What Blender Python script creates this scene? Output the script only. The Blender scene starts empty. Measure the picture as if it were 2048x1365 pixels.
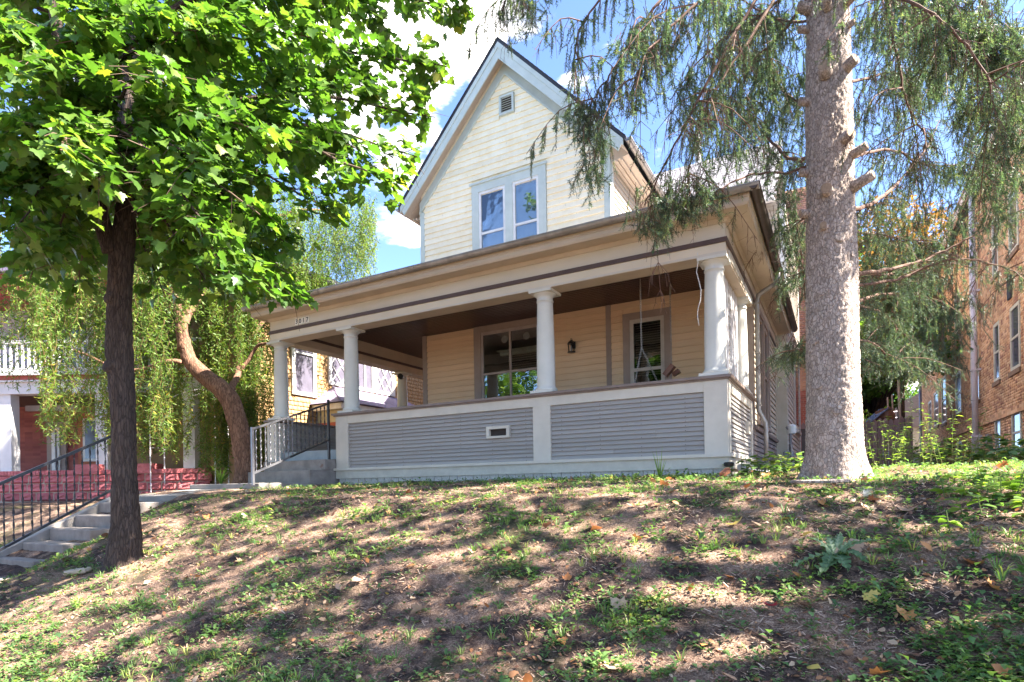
import bpy, bmesh, math, random
import numpy as np
from mathutils import Vector, Matrix, noise
random.seed(7); rng = np.random.default_rng(7)
sc = bpy.context.scene
COL = sc.collection
R = math.radians

# ------------------------------------------------------------------ camera
YAW, ROLL, F, CY = R(-28.97), R(-0.94), 1177.8, 972.0
FW = np.array([math.sin(YAW), math.cos(YAW), 0.0])
_r = np.array([math.cos(YAW), -math.sin(YAW), 0.0]); _u = np.array([0, 0, 1.0])
RT = math.cos(ROLL)*_r + math.sin(ROLL)*_u
UP = -math.sin(ROLL)*_r + math.cos(ROLL)*_u
cam = bpy.data.cameras.new('camera'); camo = bpy.data.objects.new('camera', cam); COL.objects.link(camo)
cam.sensor_width = 36; cam.lens = F/2048*36; cam.shift_y = (CY-682.5)/2048
cam.clip_start = .05; cam.clip_end = 2000
m = Matrix.Identity(4)
for i in range(3):
    m[i][0] = RT[i]; m[i][1] = UP[i]; m[i][2] = -FW[i]
camo.matrix_world = m
sc.camera = camo

def at(px, py, D):
    """helper: an image pixel (x, y) plus a depth from the camera gives a point of the site"""
    return RT*(px-1024)/F*D - UP*(py-CY)/F*D + FW*D
def view(P):
    P = np.asarray(P); D = P@FW
    D = np.where(np.abs(D) < 1e-3, 1e-3, D)
    return 1024+F*(P@RT)/D, CY-F*(P@UP)/D, D

# ------------------------------------------------------------------ light
SUN_AZ, SUN_EL = R(14), R(48)     # azimuth measured from +X towards +Y
sd = Vector((math.cos(SUN_EL)*math.cos(SUN_AZ), math.cos(SUN_EL)*math.sin(SUN_AZ), math.sin(SUN_EL)))
sun = bpy.data.lights.new('sun', 'SUN'); sun.energy = 5.0; sun.angle = R(.6); sun.color = (1, .93, .82)
suno = bpy.data.objects.new('sun', sun); COL.objects.link(suno)
suno.rotation_euler = sd.to_track_quat('Z', 'Y').to_euler()
sc.view_settings.view_transform = 'Standard'; sc.view_settings.look = 'None'
sc.view_settings.exposure = 2.85; sc.view_settings.gamma = 1; sc.view_settings.use_curve_mapping = False
W = bpy.data.worlds.new('World'); sc.world = W; W.use_nodes = True
nt = W.node_tree; N = nt.nodes; L = nt.links; N.clear()
out = N.new('ShaderNodeOutputWorld'); bg = N.new('ShaderNodeBackground'); L.new(bg.outputs[0], out.inputs[0])
sky = N.new('ShaderNodeTexSky'); sky.sky_type = 'NISHITA'; sky.sun_disc = False
sky.sun_elevation = SUN_EL; sky.sun_rotation = R(90)-SUN_AZ
sky.air_density = .45; sky.dust_density = .25; sky.ozone_density = 3.2
bg.inputs[1].default_value = .118
tc = N.new('ShaderNodeTexCoord'); mp = N.new('ShaderNodeMapping'); mp.inputs['Scale'].default_value = (1, 1, 2.2); mp.inputs['Location'].default_value = (4, 4, 4)
L.new(tc.outputs['Generated'], mp.inputs[0])
n1 = N.new('ShaderNodeTexNoise'); n1.inputs['Scale'].default_value = 3.4; n1.inputs['Detail'].default_value = 9; n1.inputs['Roughness'].default_value = .55
L.new(mp.outputs[0], n1.inputs[0])
# a big cumulus bank stands beyond the roof
dcl = at(800, 215, 1.0); dcl = dcl/np.linalg.norm(dcl)
vd = N.new('ShaderNodeVectorMath'); vd.operation = 'DISTANCE'; vd.inputs[1].default_value = dcl
L.new(tc.outputs['Generated'], vd.inputs[0])
mr = N.new('ShaderNodeMapRange'); mr.inputs[1].default_value = .04; mr.inputs[2].default_value = .27; mr.inputs[3].default_value = .178; mr.inputs[4].default_value = 0
L.new(vd.outputs['Value'], mr.inputs[0])
ad = N.new('ShaderNodeMath'); ad.operation = 'ADD'; L.new(n1.outputs[0], ad.inputs[0]); L.new(mr.outputs[0], ad.inputs[1])
cr = N.new('ShaderNodeValToRGB'); cr.color_ramp.elements[0].position = .578; cr.color_ramp.elements[1].position = .64
cr.color_ramp.interpolation = 'EASE'
L.new(ad.outputs[0], cr.inputs[0])
n2 = N.new('ShaderNodeTexNoise'); n2.inputs['Scale'].default_value = 7; n2.inputs['Detail'].default_value = 6; L.new(mp.outputs[0], n2.inputs[0])
cc = N.new('ShaderNodeValToRGB'); cc.color_ramp.elements[0].position = .35; cc.color_ramp.elements[0].color = (1.9, 1.9, 2.05, 1)
cc.color_ramp.elements[1].position = .6; cc.color_ramp.elements[1].color = (6.3, 5.9, 5.3, 1); L.new(n2.outputs[0], cc.inputs[0])
mx = N.new('ShaderNodeMixRGB'); L.new(cr.outputs[0], mx.inputs[0]); L.new(sky.outputs[0], mx.inputs[1]); L.new(cc.outputs[0], mx.inputs[2])
L.new(mx.outputs[0], bg.inputs[0])

# ------------------------------------------------------------------ materials
MATS = {}
def newmat(name):
    m = bpy.data.materials.new(name); m.use_nodes = True
    n = m.node_tree.nodes; b = n['Principled BSDF']; return m, n, m.node_tree.links, b
def rgb(c): return (c[0], c[1], c[2], 1)
def M(name, col, col2=None, rough=.6, scale=6, bump=.0, bscale=60, metal=0, spec=.4, stretch=(1, 1, 1), detail=6, rand=0, thr=(.35, .65), dirt=None, coords='Object', bdist=.01):
    """base colour broken up by noise, fine bump relief, optional dirt flecks and a per-object tint"""
    if name in MATS: return MATS[name]
    m, n, l, b = newmat(name)
    tc = n.new('ShaderNodeTexCoord'); mp = n.new('ShaderNodeMapping'); mp.inputs['Scale'].default_value = stretch
    if coords == 'World':
        g = n.new('ShaderNodeNewGeometry'); l.new(g.outputs['Position'], mp.inputs[0])
    else: l.new(tc.outputs[coords], mp.inputs[0])
    no = n.new('ShaderNodeTexNoise'); no.inputs['Scale'].default_value = scale; no.inputs['Detail'].default_value = detail; no.inputs['Roughness'].default_value = .65
    l.new(mp.outputs[0], no.inputs[0])
    cr = n.new('ShaderNodeValToRGB'); e = cr.color_ramp.elements
    e[0].position, e[1].position = thr; e[0].color = rgb(col2 or [c*.8 for c in col]); e[1].color = rgb(col)
    l.new(no.outputs[0], cr.inputs[0]); o = cr.outputs[0]
    if dirt:
        dc, dth, dsc = dirt
        n3 = n.new('ShaderNodeTexNoise'); n3.inputs['Scale'].default_value = dsc; n3.inputs['Detail'].default_value = 8; n3.inputs['Roughness'].default_value = .7
        l.new(mp.outputs[0], n3.inputs[0])
        c3 = n.new('ShaderNodeValToRGB'); c3.color_ramp.elements[0].position = dth; c3.color_ramp.elements[1].position = dth+.05
        l.new(n3.outputs[0], c3.inputs[0])
        x = n.new('ShaderNodeMixRGB'); x.inputs[2].default_value = rgb(dc); l.new(c3.outputs[0], x.inputs[0]); l.new(o, x.inputs[1]); o = x.outputs[0]
    if rand:
        oi = n.new('ShaderNodeObjectInfo'); h = n.new('ShaderNodeHueSaturation')
        r1 = n.new('ShaderNodeMapRange'); r1.inputs[3].default_value = 1-rand; r1.inputs[4].default_value = 1+rand
        l.new(oi.outputs['Random'], r1.inputs[0]); l.new(r1.outputs[0], h.inputs['Value']); l.new(o, h.inputs['Color']); o = h.outputs[0]
    l.new(o, b.inputs['Base Color'])
    b.inputs['Roughness'].default_value = rough; b.inputs['Metallic'].default_value = metal; b.inputs['Specular IOR Level'].default_value = spec
    if bump:
        nb = n.new('ShaderNodeTexNoise'); nb.inputs['Scale'].default_value = bscale; nb.inputs['Detail'].default_value = 8
        l.new(mp.outputs[0], nb.inputs[0])
        bn = n.new('ShaderNodeBump'); bn.inputs['Strength'].default_value = bump; bn.inputs['Distance'].default_value = bdist
        l.new(nb.outputs[0], bn.inputs['Height']); l.new(bn.outputs[0], b.inputs['Normal'])
    MATS[name] = m; return m
def leafmat(name, stops, transl=.5, obj=False, rough=.5, gain=1.25, spec=.3):
    m, n, l, b = newmat(name)
    if obj:
        a = n.new('ShaderNodeObjectInfo'); s = a.outputs['Random']
    else:
        a = n.new('ShaderNodeAttribute'); a.attribute_name = 'tint'; s = a.outputs['Fac']
    cr = n.new('ShaderNodeValToRGB'); e = cr.color_ramp.elements
    while len(e) < len(stops): e.new(.5)
    for i, (p, c) in enumerate(stops): e[i].position = p; e[i].color = rgb(c)
    l.new(s, cr.inputs[0]); l.new(cr.outputs[0], b.inputs['Base Color'])
    b.inputs['Roughness'].default_value = rough; b.inputs['Specular IOR Level'].default_value = spec
    t = n.new('ShaderNodeBsdfTranslucent'); g = n.new('ShaderNodeMixRGB'); g.blend_type = 'MULTIPLY'; g.inputs[0].default_value = 1
    g.inputs[2].default_value = (gain*1.18, gain*1.3, gain*.6, 1) if transl > .2 else (1, 1, 1, 1)
    l.new(cr.outputs[0], g.inputs[1]); l.new(g.outputs[0], t.inputs[0])
    mx = n.new('ShaderNodeMixShader'); mx.inputs[0].default_value = transl
    l.new(b.outputs[0], mx.inputs[1]); l.new(t.outputs[0], mx.inputs[2]); l.new(mx.outputs[0], n['Material Output'].inputs[0])
    MATS[name] = m; return m
def glassmat():
    m, n, l, b = newmat('window glass')
    tr = n.new('ShaderNodeBsdfTransparent'); tr.inputs[0].default_value = (.86, .9, .9, 1)
    gl = n.new('ShaderNodeBsdfGlossy'); gl.inputs['Roughness'].default_value = .015
    tc = n.new('ShaderNodeTexCoord'); no = n.new('ShaderNodeTexNoise'); no.inputs['Scale'].default_value = 2.5; l.new(tc.outputs['Object'], no.inputs[0])
    bp = n.new('ShaderNodeBump'); bp.inputs['Strength'].default_value = .15; bp.inputs['Distance'].default_value = .02; l.new(no.outputs[0], bp.inputs['Height']); l.new(bp.outputs[0], gl.inputs['Normal'])
    fr = n.new('ShaderNodeFresnel'); fr.inputs[0].default_value = 1.6
    ma = n.new('ShaderNodeMath'); ma.operation = 'MULTIPLY_ADD'; ma.inputs[1].default_value = 1.3; ma.inputs[2].default_value = .1; l.new(fr.outputs[0], ma.inputs[0])
    mx = n.new('ShaderNodeMixShader'); l.new(ma.outputs[0], mx.inputs[0]); l.new(tr.outputs[0], mx.inputs[1]); l.new(gl.outputs[0], mx.inputs[2])
    l.new(mx.outputs[0], n['Material Output'].inputs[0]); return m
GLASS = glassmat()
def brickmat(name, cols, sx=.2, sz=.075, axis='y'):
    """colour of each brick picked from its place in the courses"""
    m, n, l, b = newmat(name)
    g = n.new('ShaderNodeNewGeometry'); sp = n.new('ShaderNodeSeparateXYZ'); l.new(g.outputs['Position'], sp.inputs[0])
    def fl(o, d):
        a = n.new('ShaderNodeMath'); a.operation = 'DIVIDE'; a.inputs[1].default_value = d; l.new(o, a.inputs[0])
        f = n.new('ShaderNodeMath'); f.operation = 'FLOOR'; l.new(a.outputs[0], f.inputs[0]); return f.outputs[0]
    c = n.new('ShaderNodeCombineXYZ'); l.new(fl(sp.outputs['XYZ'.index(axis.upper())], sx), c.inputs[0]); l.new(fl(sp.outputs[2], sz), c.inputs[1])
    w = n.new('ShaderNodeTexWhiteNoise'); w.noise_dimensions = '2D'; l.new(c.outputs[0], w.inputs['Vector'])
    cr = n.new('ShaderNodeValToRGB'); e = cr.color_ramp.elements
    while len(e) < len(cols): e.new(.5)
    for i, cc in enumerate(cols): e[i].position = i/(len(cols)-1); e[i].color = rgb(cc)
    l.new(w.outputs[0], cr.inputs[0])
    n2 = n.new('ShaderNodeTexNoise'); n2.inputs['Scale'].default_value = .9; n2.inputs['Detail'].default_value = 6; l.new(g.outputs['Position'], n2.inputs[0])
    r2 = n.new('ShaderNodeMapRange'); r2.inputs[1].default_value = .3; r2.inputs[2].default_value = .7; r2.inputs[3].default_value = .8; r2.inputs[4].default_value = 1.15; l.new(n2.outputs[0], r2.inputs[0])
    h = n.new('ShaderNodeHueSaturation'); l.new(r2.outputs[0], h.inputs['Value']); l.new(cr.outputs[0], h.inputs['Color']); l.new(h.outputs[0], b.inputs['Base Color'])
    b.inputs['Roughness'].default_value = .85
    n3 = n.new('ShaderNodeTexNoise'); n3.inputs['Scale'].default_value = 60; l.new(g.outputs['Position'], n3.inputs[0])
    bn = n.new('ShaderNodeBump'); bn.inputs['Strength'].default_value = .4; bn.inputs['Distance'].default_value = .006; l.new(n3.outputs[0], bn.inputs['Height']); l.new(bn.outputs[0], b.inputs['Normal'])
    MATS[name] = m; return m

trim = M('sage trim paint', (.60, .545, .465), (.52, .47, .40), rough=.55, scale=2.5, bump=.12, bscale=90, dirt=((.25, .24, .2), .72, 14))
trimblue = M('pale blue trim paint', (.53, .58, .53), (.45, .50, .455), rough=.6, scale=3, bump=.25, bscale=70, dirt=((.36, .34, .29), .665, 26))
beige = M('beige soffit paint', (.55, .455, .35), (.47, .385, .295), rough=.6, scale=2, bump=.12, bscale=80, dirt=((.26, .2, .15), .68, 6))
browntrim = M('brown trim paint', (.105, .065, .055), (.08, .05, .042), rough=.5, scale=4, bump=.1)
capbrown = M('taupe rail paint', (.22, .165, .145), (.17, .125, .105), rough=.45, scale=5, bump=.2, bscale=60, dirt=((.4, .36, .3), .72, 9))
taupe = M('taupe casing paint', (.31, .245, .21), (.26, .2, .17), rough=.55, scale=3, bump=.1)
greyside = M('grey rail siding paint', (.355, .325, .30), (.305, .28, .26), rough=.55, scale=3, bump=.15, bscale=60, stretch=(.3, 1, 1), rand=.07, dirt=((.12, .11, .1), .735, 16))
tanside = M('tan porch siding paint', (.72, .53, .34), (.66, .47, .30), rough=.55, scale=3, bump=.12, rand=.05, dirt=((.3, .22, .13), .73, 12))
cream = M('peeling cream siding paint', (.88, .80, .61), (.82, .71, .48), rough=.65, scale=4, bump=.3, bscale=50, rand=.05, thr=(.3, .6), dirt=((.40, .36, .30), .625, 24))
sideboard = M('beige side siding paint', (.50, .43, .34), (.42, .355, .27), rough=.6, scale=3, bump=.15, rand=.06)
ceilm = M('dark red porch ceiling stain', (.05, .013, .012), (.032, .009, .009), rough=.28, scale=5, bump=.15, bscale=30, stretch=(.3, 2, 1), rand=.2, spec=.5)
gutterm = M('weathered gutter metal', (.38, .35, .325), (.26, .235, .215), rough=.4, scale=5, metal=.35, bump=.06, dirt=((.1, .07, .05), .64, 9))
gutterdark = M('rust stained gutter metal', (.115, .085, .07), (.07, .05, .045), rough=.5, scale=6, metal=.3, bump=.1, dirt=((.25, .22, .2), .7, 22))
whitevinyl = M('white sash paint', (.74, .73, .70), (.62, .61, .58), rough=.45, scale=5)
shingdark = M('dark asphalt shingle', (.055, .06, .075), (.035, .038, .05), rough=.9, scale=40, bump=.5, bscale=150, rand=.15)
shinglight = M('pale grey asphalt shingle', (.30, .28, .30), (.21, .195, .215), rough=.9, scale=30, bump=.5, bscale=150, rand=.12)
shingpurple = M('purple grey asphalt shingle', (.26, .215, .30), (.18, .15, .22), rough=.9, scale=30, bump=.4, bscale=150, rand=.15)
cedar = M('cedar wall shingle', (.50, .31, .14), (.33, .19, .085), rough=.8, scale=3, bump=.3, bscale=60, rand=.25, coords='World', stretch=(6, 6, 1))
concrete = M('step concrete', (.29, .25, .22), (.19, .16, .14), rough=.85, scale=4, bump=.3, bscale=90, dirt=((.2, .12, .09), .62, 3))
concretepale = M('walk concrete', (.31, .275, .245), (.22, .195, .17), rough=.85, scale=3, bump=.3, bscale=90, dirt=((.24, .16, .12), .63, 4))
foundation = M('white foundation paint', (.6, .57, .52), (.4, .38, .35), rough=.8, scale=6, bump=.5, bscale=30, dirt=((.12, .1, .08), .6, 10))
ironm = M('black painted iron', (.025, .024, .028), rough=.4, bump=.1, metal=.2, spec=.6)
ironlitpipe = M('sunlit rail and pipe iron', (.20, .195, .21), rough=.35, bump=.1, metal=.5)  # pale tone paints sunlight onto the porch handrail; also the gas pipe
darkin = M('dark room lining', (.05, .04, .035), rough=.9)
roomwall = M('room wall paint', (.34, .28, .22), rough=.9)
blindm = M('window blind slat', (.46, .38, .31), rough=.5)
shadem = M('roller shade with sky tint', (.58, .62, .68), (.50, .55, .62), rough=.8, scale=3)  # blue in this colour stands for sky reflected in the gable panes
pipem = M('white downpipe paint', (.74, .69, .72), (.62, .57, .6), rough=.45, scale=3)
pinkstone = M('pink painted rock faced stone', (.56, .17, .175), (.42, .11, .12), rough=.75, scale=4, bump=.8, bscale=14, bdist=.04, rand=.14, coords='World')
whitepaint = M('white porch paint', (.74, .71, .72), (.62, .6, .6), rough=.55, scale=2)
redpaint = M('red trim paint', (.42, .085, .055), rough=.5)
redbrickflat = brickmat('porch red brick', [(.24, .07, .055), (.32, .10, .08), (.2, .05, .05)], sx=.2, sz=.07, axis='x')
brickm = brickmat('buff orange brick', [(.60, .30, .15), (.84, .50, .26), (.88, .58, .34), (.76, .42, .22), (.46, .20, .12), (.86, .53, .29)])
brickx = brickmat('orange rear brick', [(.38, .17, .10), (.50, .26, .15), (.42, .2, .13)], axis='x')
redx = brickmat('red rear brick', [(.33, .09, .06), (.42, .13, .09), (.28, .075, .055)], axis='x')
mortar = M('grey mortar', (.45, .38, .31), (.36, .29, .23), rough=.95, scale=8)
sandstone = M('brown stone sill', (.30, .19, .12), rough=.85, bump=.3)
fencem = M('weathered fence wood', (.235, .165, .165), (.15, .10, .10), rough=.9, scale=6, bump=.4, bscale=40, stretch=(4, 4, .4), rand=.2)
garagem = M('pale garage siding', (.62, .62, .56), (.55, .55, .5), rough=.7, scale=3)
blackm = M('black plastic', (.012, .012, .013), rough=.35)
terrac = M('terracotta clay', (.45, .17, .09), rough=.8, bump=.2)
swingm = M('stained swing wood', (.17, .07, .04), (.1, .04, .022), rough=.45, scale=8, stretch=(.4, 3, 3), bump=.2)
chainm = M('steel chain', (.32, .29, .25), rough=.4, metal=.7)
wirem = M('white cable sheath', (.75, .73, .7), rough=.5)
numtile = M('enamel number tile', (.95, .93, .86), rough=.35)
stonem = M('tan flat stone', (.48, .38, .28), (.36, .28, .2), rough=.9, bump=.5, bscale=30)

def barkmat(name, a, b2, c, scale=(9, 9, 3), bd=.02, crack=.35, vs=5, lich=None):
    m, n, l, b = newmat(name)
    tc = n.new('ShaderNodeTexCoord'); mp = n.new('ShaderNodeMapping'); mp.inputs['Scale'].default_value = scale; l.new(tc.outputs['Object'], mp.inputs[0])
    dn = n.new('ShaderNodeTexNoise'); dn.inputs['Scale'].default_value = 2; dn.inputs['Detail'].default_value = 5; l.new(mp.outputs[0], dn.inputs[0])
    dn.inputs['Scale'].default_value = vs*.7; mxv = n.new('ShaderNodeMixRGB'); mxv.blend_type = 'LINEAR_LIGHT'; mxv.inputs[0].default_value = .75/vs; l.new(mp.outputs[0], mxv.inputs[1]); l.new(dn.outputs['Color'], mxv.inputs[2])
    v = n.new('ShaderNodeTexVoronoi'); v.feature = 'DISTANCE_TO_EDGE'; v.inputs['Scale'].default_value = vs; l.new(mxv.outputs[0], v.inputs[0])
    v2 = n.new('ShaderNodeTexVoronoi'); v2.inputs['Scale'].default_value = vs; l.new(mxv.outputs[0], v2.inputs[0])
    n2 = n.new('ShaderNodeTexNoise'); n2.inputs['Scale'].default_value = 18; n2.inputs['Detail'].default_value = 8; l.new(mp.outputs[0], n2.inputs[0])
    cr = n.new('ShaderNodeValToRGB'); cr.color_ramp.elements[0].position = 0; cr.color_ramp.elements[0].color = rgb(c); cr.color_ramp.elements[1].position = crack*.4; cr.color_ramp.elements[1].color = rgb(a)
    l.new(v.outputs['Distance'], cr.inputs[0])
    x = n.new('ShaderNodeMixRGB'); l.new(n2.outputs[0], x.inputs[0]); l.new(cr.outputs[0], x.inputs[1]); x.inputs[2].default_value = rgb(b2)
    x2 = n.new('ShaderNodeHueSaturation'); r = n.new('ShaderNodeMapRange'); r.inputs[3].default_value = .75; r.inputs[4].default_value = 1.25
    sp = n.new('ShaderNodeSeparateColor'); l.new(v2.outputs['Color'], sp.inputs[0]); l.new(sp.outputs[0], r.inputs[0]); l.new(r.outputs[0], x2.inputs['Value']); l.new(x.outputs[0], x2.inputs['Color'])
    l.new(x2.outputs[0], b.inputs['Base Color']); b.inputs['Roughness'].default_value = .9; b.inputs['Specular IOR Level'].default_value = .2
    h = n.new('ShaderNodeMath'); h.operation = 'MINIMUM'; h.inputs[1].default_value = crack*.5; l.new(v.outputs['Distance'], h.inputs[0])
    h2 = n.new('ShaderNodeMath'); h2.operation = 'MULTIPLY_ADD'; h2.inputs[1].default_value = .25; l.new(n2.outputs[0], h2.inputs[0]); l.new(h.outputs[0], h2.inputs[2])
    bn = n.new('ShaderNodeBump'); bn.inputs['Strength'].default_value = 1; bn.inputs['Distance'].default_value = bd; l.new(h2.outputs[0], bn.inputs['Height']); l.new(bn.outputs[0], b.inputs['Normal'])
    MATS[name] = m; return m
barkspruce = barkmat('scaly spruce bark', (.46, .39, .345), (.27, .205, .17), (.075, .05, .04), scale=(1, 1, .5), bd=.025, vs=36, crack=.3)
barkmaple = barkmat('dark furrowed maple bark', (.10, .07, .056), (.055, .04, .034), (.02, .014, .012), scale=(1, 1, .16), bd=.03, vs=42, crack=.4)
barkwillow = barkmat('red brown willow bark', (.27, .15, .095), (.17, .09, .06), (.06, .03, .022), scale=(1, 1, .25), bd=.03, vs=24, crack=.4)
twigm = M('spruce twig bark', (.15, .08, .055), (.09, .045, .03), rough=.85, scale=20)
twigmaple = M('maple twig bark', (.13, .08, .055), (.09, .055, .04), rough=.8, scale=20)
cutwood = M('sawn stub wood', (.36, .25, .165), (.2, .135, .09), rough=.8, scale=14, bump=.3)

mapleS = [(0, (.045, .105, .018)), (.35, (.075, .16, .026)), (.7, (.13, .22, .034)), (.94, (.17, .25, .035)), (1, (.30, .30, .04))]
maplem = leafmat('maple leaf green', mapleS, .52, gain=1.0, rough=.42, spec=.5); maplem1 = leafmat('maple leaf green single', mapleS, .52, obj=True, gain=1.0, rough=.42, spec=.5)
willowm = leafmat('willow leaf', [(0, (.035, .075, .016)), (.4, (.09, .16, .03)), (.75, (.17, .235, .045)), (.93, (.33, .30, .04)), (1, (.40, .24, .05))], .42)
needlem = leafmat('spruce needle', [(0, (.03, .055, .04)), (.5, (.075, .125, .09)), (.85, (.14, .20, .14)), (1, (.25, .29, .14))], .25)
orangem = leafmat('orange autumn leaf', [(0, (.06, .09, .02)), (.4, (.15, .13, .03)), (.55, (.34, .16, .05)), (.85, (.42, .20, .07)), (1, (.5, .32, .08))], .4, gain=.8)
bgreenm = leafmat('background green leaf', [(0, (.04, .09, .015)), (.6, (.09, .17, .03)), (1, (.2, .28, .04))], .45)
weedm = leafmat('weed leaf', [(0, (.06, .12, .045)), (.4, (.12, .22, .07)), (.75, (.22, .32, .09)), (1, (.42, .42, .12))], .35)
weedbright = leafmat('sunny weed leaf', [(0, (.08, .17, .03)), (1, (.28, .38, .06))], .45)
strawm = leafmat('dry litter straw', [(0, (.14, .07, .045)), (.45, (.36, .22, .15)), (1, (.66, .49, .36))], .1)
dryleaf = leafmat('small dry leaf', [(0, (.13, .06, .04)), (.4, (.34, .15, .065)), (.8, (.52, .28, .15)), (1, (.62, .46, .3))], .2)
thistlem = leafmat('thistle leaf', [(0, (.05, .11, .045)), (.5, (.14, .22, .10)), (1, (.36, .42, .25))], .3)
LEAFCOL = {k: leafmat(k+' fallen leaf', [(0, a), (1, b)], .2, obj=True) for k, a, b in (
    ('orange brown', (.42, .15, .05), (.55, .26, .09)), ('tan', (.42, .26, .17), (.55, .40, .26)), ('yellow', (.55, .38, .07), (.6, .46, .14)),
    ('dark brown', (.16, .07, .04), (.26, .13, .08)), ('red', (.5, .05, .08), (.5, .06, .08)))}

def groundmat():
    m, n, l, b = newmat('bank soil and litter')
    g = n.new('ShaderNodeNewGeometry')
    def noi(s, d=8, r=.6):
        x = n.new('ShaderNodeTexNoise'); x.inputs['Scale'].default_value = s; x.inputs['Detail'].default_value = d; x.inputs['Roughness'].default_value = r; l.new(g.outputs['Position'], x.inputs[0]); return x.outputs[0]
    def ramp(o, stops):
        c = n.new('ShaderNodeValToRGB'); e = c.color_ramp.elements
        while len(e) < len(stops): e.new(.5)
        for i, (p, cc) in enumerate(stops): e[i].position = p; e[i].color = rgb(cc)
        l.new(o, c.inputs[0]); return c.outputs[0]
    soil = ramp(noi(28, 10, .75), [(.35, (.032, .021, .019)), (.57, (.085, .055, .046)), (.73, (.22, .155, .125))])
    lit = ramp(noi(90, 8, .8), [(.36, (.09, .05, .037)), (.5, (.30, .185, .13)), (.64, (.62, .45, .33))])
    mk = ramp(noi(2.6, 9, .72), [(.44, (0, 0, 0)), (.56, (1, 1, 1))])
    x = n.new('ShaderNodeMixRGB'); l.new(mk, x.inputs[0]); l.new(soil, x.inputs[1]); l.new(lit, x.inputs[2])
    gr = ramp(noi(60, 6, .7), [(.35, (.03, .035, .014)), (.7, (.11, .11, .045))])
    mk2 = ramp(noi(.8, 8, .7), [(.52, (0, 0, 0)), (.62, (.7, .7, .7))])
    x2 = n.new('ShaderNodeMixRGB'); l.new(mk2, x2.inputs[0]); l.new(x.outputs[0], x2.inputs[1]); l.new(gr, x2.inputs[2])
    l.new(x2.outputs[0], b.inputs['Base Color']); b.inputs['Roughness'].default_value = .95; b.inputs['Specular IOR Level'].default_value = .15
    bn = n.new('ShaderNodeBump'); bn.inputs['Strength'].default_value = 1; bn.inputs['Distance'].default_value = .03; l.new(noi(45, 10, .75), bn.inputs['Height']); l.new(bn.outputs[0], b.inputs['Normal'])
    return m
soilm = groundmat()

# ------------------------------------------------------------------ mesh helpers
def link(o, parent=None):
    COL.objects.link(o)
    if parent is not None: o.parent = parent
    return o
def tag(o, label=None, cat=None, group=None, kind=None):
    if label: o['label'] = label
    if cat: o['category'] = cat
    if group: o['group'] = group
    if kind: o['kind'] = kind
    return o
def thing(name, label, cat, loc=(0, 0, 0), group=None):
    o = bpy.data.objects.new(name, None); o.location = loc; o.empty_display_size = .2
    link(o); return tag(o, label, cat, group)
def npmesh(name, V, T, tint=None, smooth=False):
    V = np.asarray(V, np.float32).reshape(-1, 3); T = np.asarray(T, np.int32).reshape(-1, 3)
    me = bpy.data.meshes.new(name)
    me.vertices.add(len(V)); me.vertices.foreach_set('co', V.ravel())
    me.loops.add(T.size); me.loops.foreach_set('vertex_index', T.ravel())
    me.polygons.add(len(T)); me.polygons.foreach_set('loop_start', np.arange(0, T.size, 3, dtype=np.int32))
    if smooth: me.polygons.foreach_set('use_smooth', np.ones(len(T), bool))
    me.update(calc_edges=True)
    if tint is not None:
        a = me.attributes.new('tint', 'FLOAT', 'POINT'); a.data.foreach_set('value', np.asarray(tint, np.float32))
    return me
def npobj(name, V, T, mat, parent=None, tint=None, smooth=False, kind=None):
    me = npmesh(name, V, T, tint, smooth); me.materials.append(mat)
    o = bpy.data.objects.new(name, me)
    link(o)
    if parent is not None:
        o.parent = parent; o.matrix_parent_inverse = inv(parent)
    if kind: o['kind'] = kind
    return o
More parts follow.
